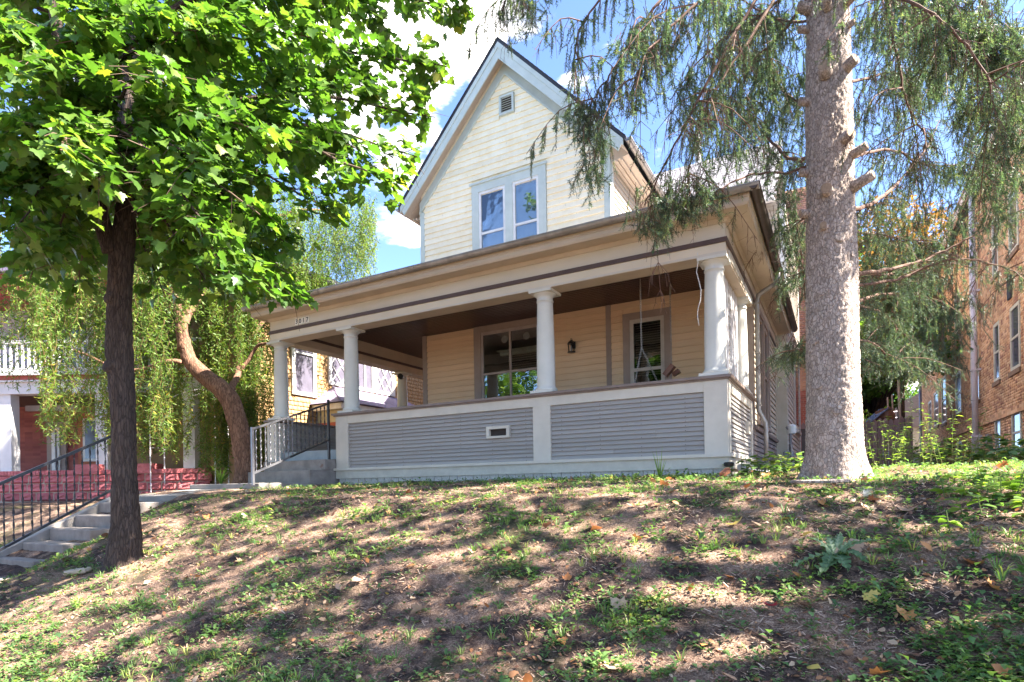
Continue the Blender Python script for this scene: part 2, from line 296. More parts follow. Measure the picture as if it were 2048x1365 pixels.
class MB:
    """collects shapes; build() links them as one mesh object (world coordinates)"""
    def __init__(s): s.v = []; s.f = []
    def quad(s, *p):
        b = len(s.v); s.v += [tuple(q) for q in p]; s.f.append(tuple(range(b, b+len(p)))); return s
    def box(s, x0, x1, y0, y1, z0, z1):
        b = len(s.v)
        s.v += [(x, y, z) for z in (z0, z1) for y in (y0, y1) for x in (x0, x1)]
        for f in ((0, 2, 3, 1), (4, 5, 7, 6), (0, 1, 5, 4), (2, 6, 7, 3), (0, 4, 6, 2), (1, 3, 7, 5)): s.f.append(tuple(b+i for i in f))
        return s
    def obox(s, c, ax, sz):
        c = np.array(c, float); b = len(s.v); A = [np.array(a, float)*z/2 for a, z in zip(ax, sz)]
        for k in (-1, 1):
            for j in (-1, 1):
                for i in (-1, 1): s.v.append(tuple(c+i*A[0]+j*A[1]+k*A[2]))
        for f in ((0, 2, 3, 1), (4, 5, 7, 6), (0, 1, 5, 4), (2, 6, 7, 3), (0, 4, 6, 2), (1, 3, 7, 5)): s.f.append(tuple(b+i for i in f))
        return s
    def bar(s, p, q, w, h):
        p = Vector(p); q = Vector(q); d = (q-p); Ln = d.length; d.normalize()
        u = d.cross(Vector((0, 0, 1)))
        if u.length < .01: u = Vector((1, 0, 0))
        u.normalize(); v = u.cross(d)
        return s.obox((p+q)/2, (d, u, v), (Ln, w, h))
    def prism(s, prof, axis, a, b_):
        """profile points extruded along an axis from a to b_"""
        b = len(s.v); n = len(prof)
        for t in (a, b_):
            for p in prof:
                s.v.append((t, p[0], p[1]) if axis == 'x' else (p[0], t, p[1]) if axis == 'y' else (p[0], p[1], t))
        for i in range(n): j = (i+1) % n; s.f.append((b+i, b+j, b+n+j, b+n+i))
        s.f.append(tuple(b+i for i in range(n))[::-1]); s.f.append(tuple(b+n+i for i in range(n))); return s
    def tube(s, pts, rad, n=8, cap=True):
        pts = [Vector(p) for p in pts]; b = len(s.v); m = len(pts)
        if not hasattr(rad, '__len__'): rad = [rad]*m
        ref = Vector((.31, .95, .05))
        for i, p in enumerate(pts):
            d = (pts[min(i+1, m-1)]-pts[max(i-1, 0)])
            if d.length < 1e-6: d = Vector((0, 0, 1))
            d.normalize(); u = d.cross(ref)
            if u.length < .1: u = d.cross(Vector((1, 0, 0)))
            u.normalize(); w = d.cross(u)
            for k in range(n):
                a = 2*math.pi*k/n; s.v.append(tuple(p+(u*math.cos(a)+w*math.sin(a))*rad[i]))
        for i in range(m-1):
            for k in range(n):
                k2 = (k+1) % n; s.f.append((b+i*n+k, b+i*n+k2, b+(i+1)*n+k2, b+(i+1)*n+k))
        if cap: s.f.append(tuple(b+k for k in range(n))[::-1]); s.f.append(tuple(b+(m-1)*n+k for k in range(n)))
        return s
    def lathe(s, prof, c, n=20):
        b = len(s.v)
        for r, z in prof:
            for k in range(n): a = 2*math.pi*k/n; s.v.append((c[0]+r*math.cos(a), c[1]+r*math.sin(a), c[2]+z))
        for i in range(len(prof)-1):
            for k in range(n): k2 = (k+1) % n; s.f.append((b+i*n+k, b+i*n+k2, b+(i+1)*n+k2, b+(i+1)*n+k))
        s.f.append(tuple(b+k for k in range(n))[::-1]); s.f.append(tuple(b+(len(prof)-1)*n+k for k in range(n))); return s
    def build(s, name, mat, parent=None, smooth=False, bevel=0, kind=None):
        me = bpy.data.meshes.new(name); me.from_pydata(s.v, [], s.f)
        bm = bmesh.new(); bm.from_mesh(me); bmesh.ops.recalc_face_normals(bm, faces=bm.faces)
        if bevel: bmesh.ops.bevel(bm, geom=list(bm.edges), offset=bevel, segments=1, affect='EDGES', clamp_overlap=True)
        bm.to_mesh(me); bm.free()
        if smooth:
            me.polygons.foreach_set('use_smooth', [len(p.vertices) == 4 for p in me.polygons])
        me.materials.append(mat); me.update()
        o = bpy.data.objects.new(name, me); link(o)
        if parent is not None:
            o.parent = parent; o.matrix_parent_inverse = inv(parent)
        if kind: o['kind'] = kind
        return o
def inv(p):
    return Matrix.Identity(4) if p.parent is not None else Matrix.Translation(p.location).inverted()
def bx(name, mat, parent, *b, **k): return MB().box(*b).build(name, mat, parent, **k)
UNIT = {}
def unitmesh(kind, mat):
    key = (kind, mat.name)
    if key in UNIT: return UNIT[key]
    mb = MB()
    if kind == 'box': mb.box(-.5, .5, -.5, .5, -.5, .5)
    elif kind == 'wedge': mb.prism([(.5, -.5), (-.5, -.5), (-.5, -.38), (.1, .5), (.5, .5)], 'x', -.5, .5)   # clapboard: butt proud at the bottom
    elif kind == 'picket': mb.prism([(-.5, -.5), (.5, -.5), (.5, .46), (0, .5), (-.5, .46)], 'y', -.5, .5)
    elif kind == 'rock':
        bm = bmesh.new(); bmesh.ops.create_grid(bm, x_segments=6, y_segments=5, size=.5)
        for v in bm.verts:
            e = min(.5-abs(v.co.x), .5-abs(v.co.y)); d = min(1, e/.18)
            x, y = v.co.x, v.co.y; h = .5*d+ d*.35*noise.noise(Vector((x*4, y*4, 3.3)))
            v.co = Vector((x, -h, y))
        me = bpy.data.meshes.new('rock'); bm.to_mesh(me); bm.free(); me.materials.append(mat); UNIT[key] = me; return me
    me = bpy.data.meshes.new(kind); me.from_pydata(mb.v, [], mb.f)
    bm = bmesh.new(); bm.from_mesh(me); bmesh.ops.recalc_face_normals(bm, faces=bm.faces); bm.to_mesh(me); bm.free()
    me.materials.append(mat); UNIT[key] = me; return me
def piece(name, kind, mat, parent, c, size, rz=0, R3=None):
    o = bpy.data.objects.new(name, unitmesh(kind, mat)); link(o)
    mw = (Matrix.Translation(Vector(c)) @ (R3.to_4x4() if R3 else Matrix.Rotation(rz, 4, 'Z')) @ Matrix.Diagonal((size[0], size[1], size[2], 1)))
    if parent is not None: o.parent = parent
    o.matrix_basis = inv(parent) @ mw if parent is not None else mw
    return o
def pieces(name, kind, mat, parent, items, limit=300):
    """items: (centre, size, rz) sorted largest in view first; past the limit the rest becomes one stuff part"""
    for c, sz, rz in items[:limit]: piece(name, kind, mat, parent, c, sz, rz)
    rest = items[limit:]
    if rest:
        me = unitmesh(kind, mat); nv = len(me.vertices); v = np.empty(nv*3, np.float32); me.vertices.foreach_get('co', v); v = v.reshape(-1, 3)
        tris = []
        for p in me.polygons:
            vs = list(p.vertices)
            for i in range(1, len(vs)-1): tris.append((vs[0], vs[i], vs[i+1]))
        tris = np.array(tris); V = []; T = []
        for k, (c, sz, rz) in enumerate(rest):
            w = v*np.array(sz); ca, sa = math.cos(rz), math.sin(rz)
            w = np.stack([w[:, 0]*ca-w[:, 1]*sa, w[:, 0]*sa+w[:, 1]*ca, w[:, 2]], 1)+np.array(c)
            V.append(w); T.append(tris+k*nv)
        npobj(name+'_courses', np.concatenate(V), np.concatenate(T), mat, parent, kind='stuff')
def bydist(items):
    return sorted(items, key=lambda t: (lambda x, y, D: (0 if (-40 < x < 2090 and D > 0) else 1e4)+D)(*view(np.array(t[0]))))
def scatter(name, tv, tt, P, Rm, s, mat, parent=None, tint=None, kind='stuff'):
    P = np.asarray(P); n = len(P); s = np.asarray(s)
    if s.ndim == 1: s = s[:, None]
    V = np.einsum('vk,nki->nvi', tv, Rm*s[:, :, None] if s.shape[1] == 1 else Rm*s[:, :, None]) + P[:, None, :]
    T = tt[None]+(np.arange(n)*len(tv))[:, None, None]
    if tint is None: tint = rng.random(n)
    return npobj(name, V, T, mat, parent, np.repeat(tint, len(tv)), kind=kind)
def frames(x, nrm):
    """rows: x axis, y axis, z axis (normal) for arrays of directions"""
    x = x/np.linalg.norm(x, axis=1, keepdims=True); y = np.cross(nrm, x); y /= np.linalg.norm(y, axis=1, keepdims=True)+1e-9
    z = np.cross(x, y); return np.stack([x, y, z], 1)
def rdir(n):
    v = rng.normal(size=(n, 3)); return v/np.linalg.norm(v, axis=1, keepdims=True)

# ------------------------------------------------------------------ terrain
ZY = ([-60, 0.4, 1.2, 2, 3, 4, 5, 6, 7, 8, 11, 30, 60, 120], [-1.62, -1.62, -1.52, -1.27, -.86, -.44, -.13, .0, .05, .1, .15, .3, .3, .3])
def zbase(x, y):
    z = np.interp(y, *ZY)
    left = np.clip((-x-10.6)/1.2, 0, 1)*np.clip((y-3.6)/1.2, 0, 1)
    mid = np.clip((-x-7.6)/1.2, 0, 1)*np.clip((5.6-y)/1.2, 0, 1)*np.clip((y-1.2)/1, 0, 1)
    z = z-.25*left-.34*mid+.04*np.clip((x+2)/3, -.5, 1)*np.clip((y-5)/2, 0, 1)
    # the right hand side of the crest stays a little lower under the big tree
    z = z-.10*np.exp(-((x-.2)**2+(y-7.3)**2)/2.2)
    return z
def zg(x, y):
    z = float(zbase(x, y))
    if -16 < x < 9 and .5 < y < 11.5:
        z += .035*noise.noise(Vector((x*1.3, y*1.3, 0)))+.018*noise.noise(Vector((x*5, y*5, 2)))+.011*noise.noise(Vector((x*13, y*13, 4)))
    return z
xs = np.concatenate([np.linspace(-220, -17, 16), np.arange(-16, 8, .07), np.linspace(8.5, 220, 16)])
ys = np.concatenate([np.linspace(-60, .2, 7), np.arange(.4, 10, .07), np.linspace(10.4, 300, 22)])
V = np.array([(x, y, zg(x, y)) for y in ys for x in xs]); nx = len(xs)
I = np.array([(j*nx+i) for j in range(len(ys)-1) for i in range(nx-1)])
T = np.concatenate([np.stack([I, I+1, I+nx+1], 1), np.stack([I, I+nx+1, I+nx], 1)])
ground = npobj('ground', V, T, soilm, smooth=True); tag(ground, kind='structure')

# ------------------------------------------------------------------ our house
YF, XR, XE = 8.13, -1.25, -10.05
YW = 10.9; K = YW/10.6
house = thing('house', 'cream gabled house with a wide columned front porch and grey clapboard porch rail', 'house', (-5, 10, .1))
H = house
def hb(name, mat, *b, **k): return MB().box(*b).build(name, mat, H, **k)
FL = .75
# porch base
hb('foundation', foundation, -8.24, XR-.03, YF+.03, 10.6, -.3, .2)
hb('skirt_board', M('grey green skirt paint', (.56, .52, .44), (.47, .435, .37), rough=.6, bump=.15, dirt=((.2, .18, .15), .7, 8)), -8.28, XR+.005, YF-.02, YF+.03, .185, .335)
hb('skirt_board', MATS['grey green skirt paint'], XR-.045, XR+.007, YF+.031, 10.72, .185, .335)
hb('ledge', trim, -8.3, XR+.045, YF-.06, YF+.03, .336, .378)
hb('ledge', trim, XR-.045, XR+.045, YF+.031, 10.74, .336, .378)
fb = []
n = 44
for i in range(n):
    w = (XR-.04+8.22)/n
    fb.append(((-8.22+w*(i+.5), YF+.025, .145+.012*math.sin(i*2.1)), (w-.015, .03, .07), 0))
pieces('foundation_block', 'box', foundation, H, fb)
# porch rail front
hb('rail_core', greyside, -8.2, XR-.04, YF+.04, YF+.14, .38, 1.36)
hb('corner_board', trim, XR-.30, XR, YF-.012, YF+.04, .379, 1.352)
hb('corner_board', trim, XR-.012, XR+.012, YF+.041, YF+.19, .379, 1.352)
hb('centre_board', trim, -4.107, -3.813, YF-.012, YF+.04, .379, 1.21)
hb('newel_board', trim, -8.275, -7.97, YF-.012, YF+.16, .379, 1.352)
hb('rail_top_board', trim, -7.968, XR-.302, YF-.009, YF+.04, 1.212, 1.352)
def boards(x0, x1, z0, z1, pitch, yface, mat, name='siding_board', holes=(), th=.022):
    it = []; n = max(1, round((z1-z0)/pitch)); p = (z1-z0)/n
    for i in range(n):
        a, b = z0+i*p, z0+(i+1)*p; spans = [(x0, x1)]
        for hx0, hx1, hz0, hz1 in holes:
            if a < hz1-.01 and b > hz0+.01:
                ns = []
                for s0, s1 in spans:
                    if hx0 > s0: ns.append((s0, min(s1, hx0)))
                    if hx1 < s1: ns.append((max(s0, hx1), s1))
                spans = [q for q in ns if q[1]-q[0] > .02]
        sp2 = []
        for s0, s1 in spans:
            if s1-s0 > 1.7 and random.random() < .6:
                c = random.uniform(s0+.5, s1-.5); sp2 += [(s0, c-.0015), (c+.0015, s1)]
            else: sp2.append((s0, s1))
        for s0, s1 in sp2:
            it.append((((s0+s1)/2, yface-th/2, (a+b)/2-.003+random.uniform(-.001, .001)), (s1-s0, th+random.uniform(-.002, .002), p-min(.008, p*.09)), 0))
    return it
rail = boards(-7.968, -4.109, .38, 1.21, .0645, YF+.045, greyside, holes=[(-4.95, -4.515, .765, .955)], th=.04)+boards(-3.811, XR-.302, .38, 1.21, .0645, YF+.045, greyside, th=.04)
pieces('rail_board', 'wedge', greyside, H, rail)
def sboards(y0, y1, z0, z1, pitch, xface, holes=(), th=.03):
    it = boards(y0, y1, z0, z1, pitch, 0, None, holes=holes, th=th)
    return [((xface+th/2, c[0], c[2]), sz, math.pi/2) for c, sz, r in it]
pieces('rail_board', 'wedge', greyside, H, sboards(YF+.19, 10.5, .38, 1.21, .0645, XR-.035, holes=[(9.93, 10.2, .77, .96)]))
hb('rail_core', greyside, XR-.14, XR-.04, YF+.15, 10.7, .38, 1.36)
hb('rail_top_board', trim, XR-.04, XR+.004, YF+.191, 10.7, 1.212, 1.352)
hb('end_board', trim, XR-.04, XR+.006, 10.5, 10.7, .379, 1.211)
for vb in ((-4.943, -4.522, 'f'), (9.93, 10.2, 's')):
    z0, z1 = .765, .955; f = MB()
    def vbx(a0, a1, d0, d1, c0, c1):
        if vb[2] == 'f': f.box(a0, a1, YF+d0, YF+d1, c0, c1)
        else: f.box(XR-d1, XR-d0, a0, a1, c0, c1)
    a0, a1 = vb[:2]
    vbx(a0, a1, -.035, .045, z1-.045, z1); vbx(a0, a1, -.035, .045, z0, z0+.035); vbx(a0, a0+.05, -.035, .045, z0+.035, z1-.045); vbx(a1-.05, a1, -.035, .045, z0+.035, z1-.045)
    vo = f.build('scupper_frame', trim, H)
    f = MB(); vbx(a0+.05, a1-.05, .03, .06, z0+.035, z1-.045); f.build('scupper_opening', darkin, H)
nb_ = MB()
for c_, sz_, r__ in rail:
    for xx in np.arange(-7.9, XR-.35, .61):
        if abs(xx-c_[0]) < sz_[0]/2-.03 and random.random() < .8: nb_.box(xx-.004, xx+.004, YF+.0025, YF+.0045+.004, c_[2]-.022, c_[2]-.013)
nb_.build('nail_heads', M('rusty nail', (.10, .06, .045), rough=.8), H, kind='stuff')
# cap rail
hb('rail_cap', capbrown, -8.33, XR+.06, YF-.07, YF+.22, 1.375, 1.412); hb('cap_moulding', capbrown, -8.31, XR+.03, YF-.035, YF+.18, 1.353, 1.375)
hb('rail_cap', capbrown, XR-.2, XR+.06, YF+.221, 10.78, 1.375, 1.412); hb('cap_moulding', capbrown, XR-.18, XR+.03, YF+.2, 10.78, 1.353, 1.375)
# left newel, left rail (seen from inside through the opening)
hb('newel_board', trim, -10.2, -9.92, YF-.01, YF+.2, .2, 1.352)
hb('rail_cap', capbrown, -10.25, -9.87, YF-.05, 13.2, 1.375, 1.412)
hb('rail_core', greyside, -10.15, -9.98, YF+.2, 13.2, .3, 1.374)
pieces('rail_board', 'wedge', greyside, H, [((-9.965, c[1], c[2]), s, r) for c, s, r in sboards(YF+.22, 13.2, FL, 1.34, .0645, 0)])
# porch floor
hb('porch_floor', M('grey blue porch floor paint', (.26, .30, .32), rough=.5, bump=.1), -9.98, XR-.14, YF+.15, YW-.01, FL-.04, FL)
hb('porch_floor', MATS['grey blue porch floor paint'], -9.98, -8.32, YW-.009, 13.2, FL-.04, FL)
hb('floor_fascia', MATS['grey blue porch floor paint'], -9.92, -8.28, YF+.1, YF+.149, .4, FL-.001)
# columns
def column(x, y, z0=1.412, z1=3.0, r=.142, plain=False):
    h = z1-z0
    prof = [(r*1.22, .045), (r*1.22, .075), (r*1.14, .09), (r*1.04, .11), (r*1.0, .13), (r*1.0, h*.35), (r*.93, h*.7), (r*.86, h-.20), (r*.86, h-.165), (r*.94, h-.16), (r*.94, h-.145), (r*.87, h-.14), (r*.87, h-.09), (r*1.0, h-.075), (r*1.18, h-.05), (r*1.22, h-.04)]
    c = MB().lathe(prof, (x, y, z0), 28).build('column', trimcol, H, smooth=True)
    w = r*1.33
    MB().box(x-w, x+w, y-w, y+w, z0+.001, z0+.045).build('column_base', trimcol, c)
    MB().box(x-w, x+w, y-w, y+w, z1-.04, z1-.001).build('column_capital', trimcol, c)
    return c
trimcol = M('grey green column paint', (.62, .60, .54), (.56, .545, .49), rough=.5, scale=2.5, bump=.08, dirt=((.3, .3, .27), .74, 10))
YC = YF+.16
for x in (-9.96, -8.02, -3.95, -1.42): column(x, YC)
rc = column(-9.97, 12.15); column(XR-.14, 10.34, r=.13)
# lattice on the right side of the porch
for k, (y0, y1) in enumerate(((8.5, 9.02), (9.12, 9.64), (9.74, 10.16))):
    x = XR-.16; la = MB()
    la.box(x-.02, x+.02, y0, y0+.05, 1.413, 2.995); la.box(x-.02, x+.02, y1-.05, y1, 1.413, 2.995)
    fr = la.build('lattice_frame', whitepaint, H)
    for i in range(12): MB().box(x-.012, x+.012, y0+.05, y1-.05, 1.47+i*.13, 1.515+i*.13).build('lattice_slat', whitepaint, fr)
    for i in range(3):
        yy = y0+.05+(y1-y0-.1)*(i+.5)/3; MB().box(x+.0125, x+.02, yy-.02, yy+.02, 1.414, 2.994).build('lattice_slat', whitepaint, fr)
# entablature
def ent(x0, x1, y0, y1, fx0=0, fx1=0, fy0=0):
    pass
B = 3.0
friezem_early = M('pale beam paint', (.68, .59, .46), (.60, .51, .39), rough=.55, scale=1.5, bump=.12, bscale=80, stretch=(.4, 1, 1), dirt=((.36, .3, .23), .72, 7))
hb('porch_beam', beige, XE, XR, YF+.0, YF+.30, B, 3.15)
hb('beam_face', friezem_early, XE-.008, XR+.008, YF-.012, YF-.0005, B+.035, 3.149)
friezem = M('warm grey frieze paint', (.63, .56, .455), (.55, .49, .39), rough=.55, scale=1.5, bump=.12, bscale=80, stretch=(.4, 1, 1), dirt=((.36, .3, .23), .70, 7))
hb('frieze', friezem, XE-.006, XR+.006, YF-.008, YF+.3, 3.2105, 3.53)
hb('stripe', browntrim, XE-.03, XR+.03, YF-.035, YF+.3, 3.1505, 3.21)
hb('beam_bead', trim, XE-.02, XR+.02, YF-.024, YF-.0125, B+.001, B+.034)
# right side beam
hb('porch_beam', beige, XR-.3, XR-.001, YF+.3005, 10.9, B, 3.15)
hb('stripe', browntrim, XR-.3, XR+.03, YF+.301, 15.14, 3.1505, 3.21)
hb('frieze', beige, XR-.3, XR+.006, YF+.301, 15.14, 3.2105, 3.53)
hb('beam_face', trim, XR-.0005, XR+.012, YF+.302, 10.9, B+.035, 3.149)
# left side beam
hb('porch_beam', beige, XE+.001, XE+.3, YF+.3005, 13.6, B, 3.15); hb('stripe', browntrim, XE-.02, XE+.325, YF+.301, 13.6, 3.1505, 3.205); hb('frieze', beige, XE, XE+.3, YF+.301, 13.6, 3.2055, 3.53)
# soffit, fascia
OV = .44; ZE = 3.6
def molding(name, mat, prof_n):  # profile (outward, z) run round the front and both sides
    mb = MB()
    f = [(YF-d, z) for d, z in prof_n]; mb.prism(f, 'x', XE-.0, XR+.0)
    f = [(XR+d, z) for d, z in prof_n]; mb.prism(f, 'y', YF+.0, 15.14)
    # mitre at the right corner
    for (sx, cx) in ((1, XR), (-1, XE)):
        n = len(prof_n)
        for i in range(n):
            a, b = prof_n[i], prof_n[(i+1) % n]; q = 1 if sx > 0 else .5
            mb.quad((cx, YF-a[0], a[1]), (cx+sx*q*a[0], YF-a[0], a[1]), (cx+sx*q*b[0], YF-b[0], b[1]), (cx, YF-b[0], b[1]))
            mb.quad((cx+sx*q*a[0], YF, a[1]), (cx+sx*q*a[0], YF-a[0], a[1]), (cx+sx*q*b[0], YF-b[0], b[1]), (cx+sx*q*b[0], YF, b[1]))
    f = [(XE-d*.5, z) for d, z in prof_n]; mb.prism(f, 'y', YF, 13.6)
    return mb.build(name, mat, H)
molding('crown_moulding', beige, [(.009, 3.40), (.03, 3.40), (.05, 3.43), (.06, 3.455), (.009, 3.455)])
molding('soffit', beige, [(.009, 3.457), (.33, 3.457), (.33, 3.475), (.009, 3.475)])
molding('fascia', beige, [(.30, 3.45), (.318, 3.44), (.335, 3.47), (.335, 3.52), (.345, 3.525), (.345, 3.575), (.30, 3.575)])
def gutter(name, mat, p, q, r=.062, cuts=(), parent=None, outward=(0, -1, 0)):
    p = Vector(p); q = Vector(q); d = (q-p).normalized(); o = Vector(outward); mb = MB(); n = 10
    prof = [(math.sin(a), -math.cos(a)) for a in np.linspace(-math.pi/2, math.pi/2, n)]
    prof = [(u*r, v*r*1.05) for u, v in prof]
    inn = [(u*.86, v*.86) for u, v in prof][::-1]
    ring = prof+inn; b = len(mb.v)
    for c in (p, q):
        for u, v in ring: mb.v.append(tuple(c+o*u+Vector((0, 0, v))))
    m = len(ring)
    for i in range(m): j = (i+1) % m; mb.f.append((b+i, b+j, b+m+j, b+m+i))
    mb.f.append(tuple(b+i for i in range(n))); mb.f.append(tuple(b+m+i for i in range(n))[::-1])
    mb.bar(p+o*(r+.0)+Vector((0, 0, .0)), q+o*(r)+Vector((0, 0, .0)), .016, .014)
    g = mb.build(name, mat, parent or H, smooth=False)
    for t in cuts:
        c = p.lerp(q, t); k = MB()
        pts = [c+o*(math.sin(a)*(r+.004))+Vector((0, 0, -math.cos(a)*(r*1.05+.004))) for a in np.linspace(-math.pi/2, math.pi/2, 8)]
        for a, b2 in zip(pts[:-1], pts[1:]): k.bar(a, b2, .02, .005)
        k.build('gutter_joint', gutterm, g)
    return g
gz = 3.62
gutter('gutter', gutterm, (XE-.275, YF-.345-.064, gz), (XR+.345+.125, YF-.345-.064, gz), cuts=(.06, .125, .22, .33, .45, .56, .66, .78))
gutter('gutter', gutterdark, (XR+.345+.064, YF-.46, gz-.002), (XR+.345+.064, 15.35, gz-.06), cuts=(.35, .6, .8), outward=(1, 0, 0))
gutter('gutter', gutterm, (XE-.175-.03, YF-.46, gz), (XE-.175-.03, 13.6, gz), outward=(-1, 0, 0))
# side soffit end cap
hb('soffit_return', beige, XR+.01, XR+.345, 15.141, 15.16, 3.44, 3.6)
# ceiling boards
cb = []
yy = YF+.3; i = 0
while yy < YW-.02:
    cb.append((((XE+.3+XR-.3)/2, yy+.045, 3.47), (XR-XE-.6, .079, .02), 0)); yy += .09
pieces('ceiling_board', 'box', ceilm, H, cb)
cb = []
yy = YW
while yy < 13.5: cb.append((((XE+.3-8.34)/2, yy+.045, 3.47), (-8.34-XE-.3, .079, .02), 0)); yy += .09
pieces('ceiling_board', 'box', ceilm, H, cb)
hb('ceiling_backing', ceilm, XE+.05, XR-.05, YF+.05, YW, 3.485, 3.5)
hb('ceiling_backing', ceilm, XE+.05, -8.35, YW+.001, 13.55, 3.485, 3.5)
# walls
XWL, XWR, XG = -8.07*K, -3.66*K, -5.865*K
WINS = dict(pic=(-6.72*K, -5.0*K, 1.05, 3.35*K), right=(-3.42*K, -2.58*K, .95, 3.06*K), up=(-6.70*K, -4.99*K, 4.75, 6.27*K))
def wallwithholes(name, mat, x0, x1, z0, z1, y0, y1, holes):
    mb = MB(); xs_ = sorted({x0, x1, *[h[0] for h in holes], *[h[1] for h in holes]})
    for a, b in zip(xs_[:-1], xs_[1:]):
        hs = [h for h in holes if h[0] <= a+1e-6 and h[1] >= b-1e-6]
        if not hs: mb.box(a, b, y0, y1, z0, z1)
        else:
            h = hs[0]
            if h[2] > z0: mb.box(a, b, y0, y1, z0, h[2])
            if h[3] < z1: mb.box(a, b, y0, y1, h[3], z1)
    return mb.build(name, mat, H)
hp = (-6.56*K, -5.12*K, 1.2, 3.24*K); hr = (-3.31*K, -2.69*K, 1.1, 3.0*K); hu = [(-6.5*K, -5.93*K, 4.8, 6.12*K), (-5.70*K, -5.14*K, 4.8, 6.12*K)]
wallwithholes('wall', tanside, XWL+.02, XR-.02, FL, 3.6, YW, YW+.12, [hp, hr])
hs = [(-6.72*K, -4.96*K, 1.0, 3.42*K), (-3.45*K, -2.56*K, .9, 3.14*K), (-3.78*K, -3.68*K, FL, 3.5)]
pieces('siding_board', 'wedge', tanside, H, boards(XWL+.11, XR-.12, FL, 3.46, .126, YW, tanside, holes=hs, th=.028))
hb('corner_board', taupe, XWL-.01, XWL+.11, YW-.035, YW+.1, FL, 3.459); hb('batten', taupe, -3.78*K, -3.68*K, YW-.03, YW-.001, FL, 3.459); hb('corner_board', taupe, XR-.12, XR+.012, YW-.03, YW+.1, FL, 3.0)
hb('wall', tanside, XWL, XWL+.1, YW+.1, 17, .1, 3.6)
# right window of the porch wall
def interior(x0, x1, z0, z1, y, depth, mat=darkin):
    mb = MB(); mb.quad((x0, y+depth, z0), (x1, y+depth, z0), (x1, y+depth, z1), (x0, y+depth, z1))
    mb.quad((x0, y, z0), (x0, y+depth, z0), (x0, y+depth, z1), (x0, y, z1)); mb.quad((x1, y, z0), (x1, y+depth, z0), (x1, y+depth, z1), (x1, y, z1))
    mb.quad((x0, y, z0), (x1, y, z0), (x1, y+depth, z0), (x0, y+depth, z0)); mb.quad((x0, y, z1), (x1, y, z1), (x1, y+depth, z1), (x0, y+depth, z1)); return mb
def frame4(x0, x1, z0, z1, w, y0, y1, wt=None, wb=None):
    wt = w if wt is None else wt; wb = w if wb is None else wb
    return MB().box(x0, x0+w, y0, y1, z0, z1).box(x1-w, x1, y0, y1, z0, z1).box(x0+w, x1-w, y0, y1, z1-wt, z1).box(x0+w, x1-w, y0, y1, z0, z0+wb)
def winroot(name, parent=None):
    return name
# -- single sash window by the swing
x0, x1, z0, z1 = -3.45*K, -2.56*K, .9, 3.14*K
w = frame4(x0, x1, z0, z1, .13, YW-.04, YW+.03).build('window', taupe, H)
a0, a1, b0, b1 = x0+.13, x1-.13, z0+.13, z1-.13
frame4(a0, a1, b0, b1, .07, YW-.025, YW+.02).build('window_frame', M('pale storm sash paint', (.5, .45, .4), rough=.5), w)
MB().box(a0+.07, a1-.07, YW-.02, YW+.015, 2.06*K, 2.06*K+.06).build('meeting_rail', MATS['pale storm sash paint'], w)
MB().box(a0+.07, a1-.07, YW+.0, YW+.006, b0+.07, b1-.07).build('pane', GLASS, w)
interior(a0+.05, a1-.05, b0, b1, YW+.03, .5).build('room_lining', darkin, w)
for i in range(22):
    zz = b1-.1-i*.045
    MB().obox(((a0+a1)/2, YW+.10, zz), ((1, 0, 0), (0, math.cos(.5), math.sin(.5)), (0, -math.sin(.5), math.cos(.5))), (a1-a0-.16, .042, .004)).build('blind_slat', blindm, w)
# -- picture window
x0, x1, z0, z1 = -6.72*K, -4.96*K, 1.0, 3.42*K
w = frame4(x0, x1, z0, z1, .17, YW-.04, YW+.03, wt=.19).build('window', taupe, H)
a0, a1, b0, b1 = x0+.17, x1-.17, z0+.15, z1-.19
pf = M('pink grey sash paint', (.38, .32, .29), rough=.5)
frame4(a0, a1, b0, b1, .055, YW-.02, YW+.03, wt=.06).build('window_frame', pf, w)
xm = -5.855*K
MB().box(xm-.022, xm+.022, YW-.015, YW+.02, b0+.055, b1-.06).build('muntin', pf, w); MB().box(a0+.055, xm-.023, YW-.015, YW+.02, 2.33*K, 2.33*K+.045).build('muntin', pf, w); MB().box(xm+.023, a1-.055, YW-.015, YW+.02, 2.33*K, 2.33*K+.045).build('muntin', pf, w)
zs = sorted([b0+.05, 2.35*K, b1-.05])
for xa, xb in ((a0+.05, xm), (xm, a1-.05)):
    for za, zb in zip(zs[:-1], zs[1:]): MB().box(xa+.004, xb-.004, YW+.002, YW+.007, za+.004, zb-.004).build('pane', GLASS, w)
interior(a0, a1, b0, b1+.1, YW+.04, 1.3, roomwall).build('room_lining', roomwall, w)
MB().box(a0+.28, a1-.03, YW+.32, YW+.42, 2.78*K, 2.86*K).box(a0+.22, a1-.03, YW+.28, YW+.44, 2.861*K, 2.885*K).build('inner_cornice', M('cream cornice paint', (.62, .56, .44), rough=.6), w)
for i in range(34):
    zz = 2.74*K-i*.05
    MB().obox(((a0+a1)/2+.14, YW+.36, zz), ((1, 0, 0), (0, math.cos(.4), math.sin(.4)), (0, -math.sin(.4), math.cos(.4))), (a1-a0-.42, .045, .004)).build('blind_slat', blindm, w)
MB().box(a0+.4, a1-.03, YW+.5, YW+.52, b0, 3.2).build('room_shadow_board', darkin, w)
# glazed plates hanging in the upper light
for q in (.52, 1.05):
    MB().lathe([(.01, 0), (.075, .004), (.08, .012), (.0, .012)], (0, 0, 0), 16).build('hanging_plate', M('pale china', (.5, .5, .48), rough=.2), w).matrix_basis = Matrix.Translation(Vector((a0+q, YW+.12, 3.06*K))) @ Matrix.Rotation(R(90), 4, 'X')
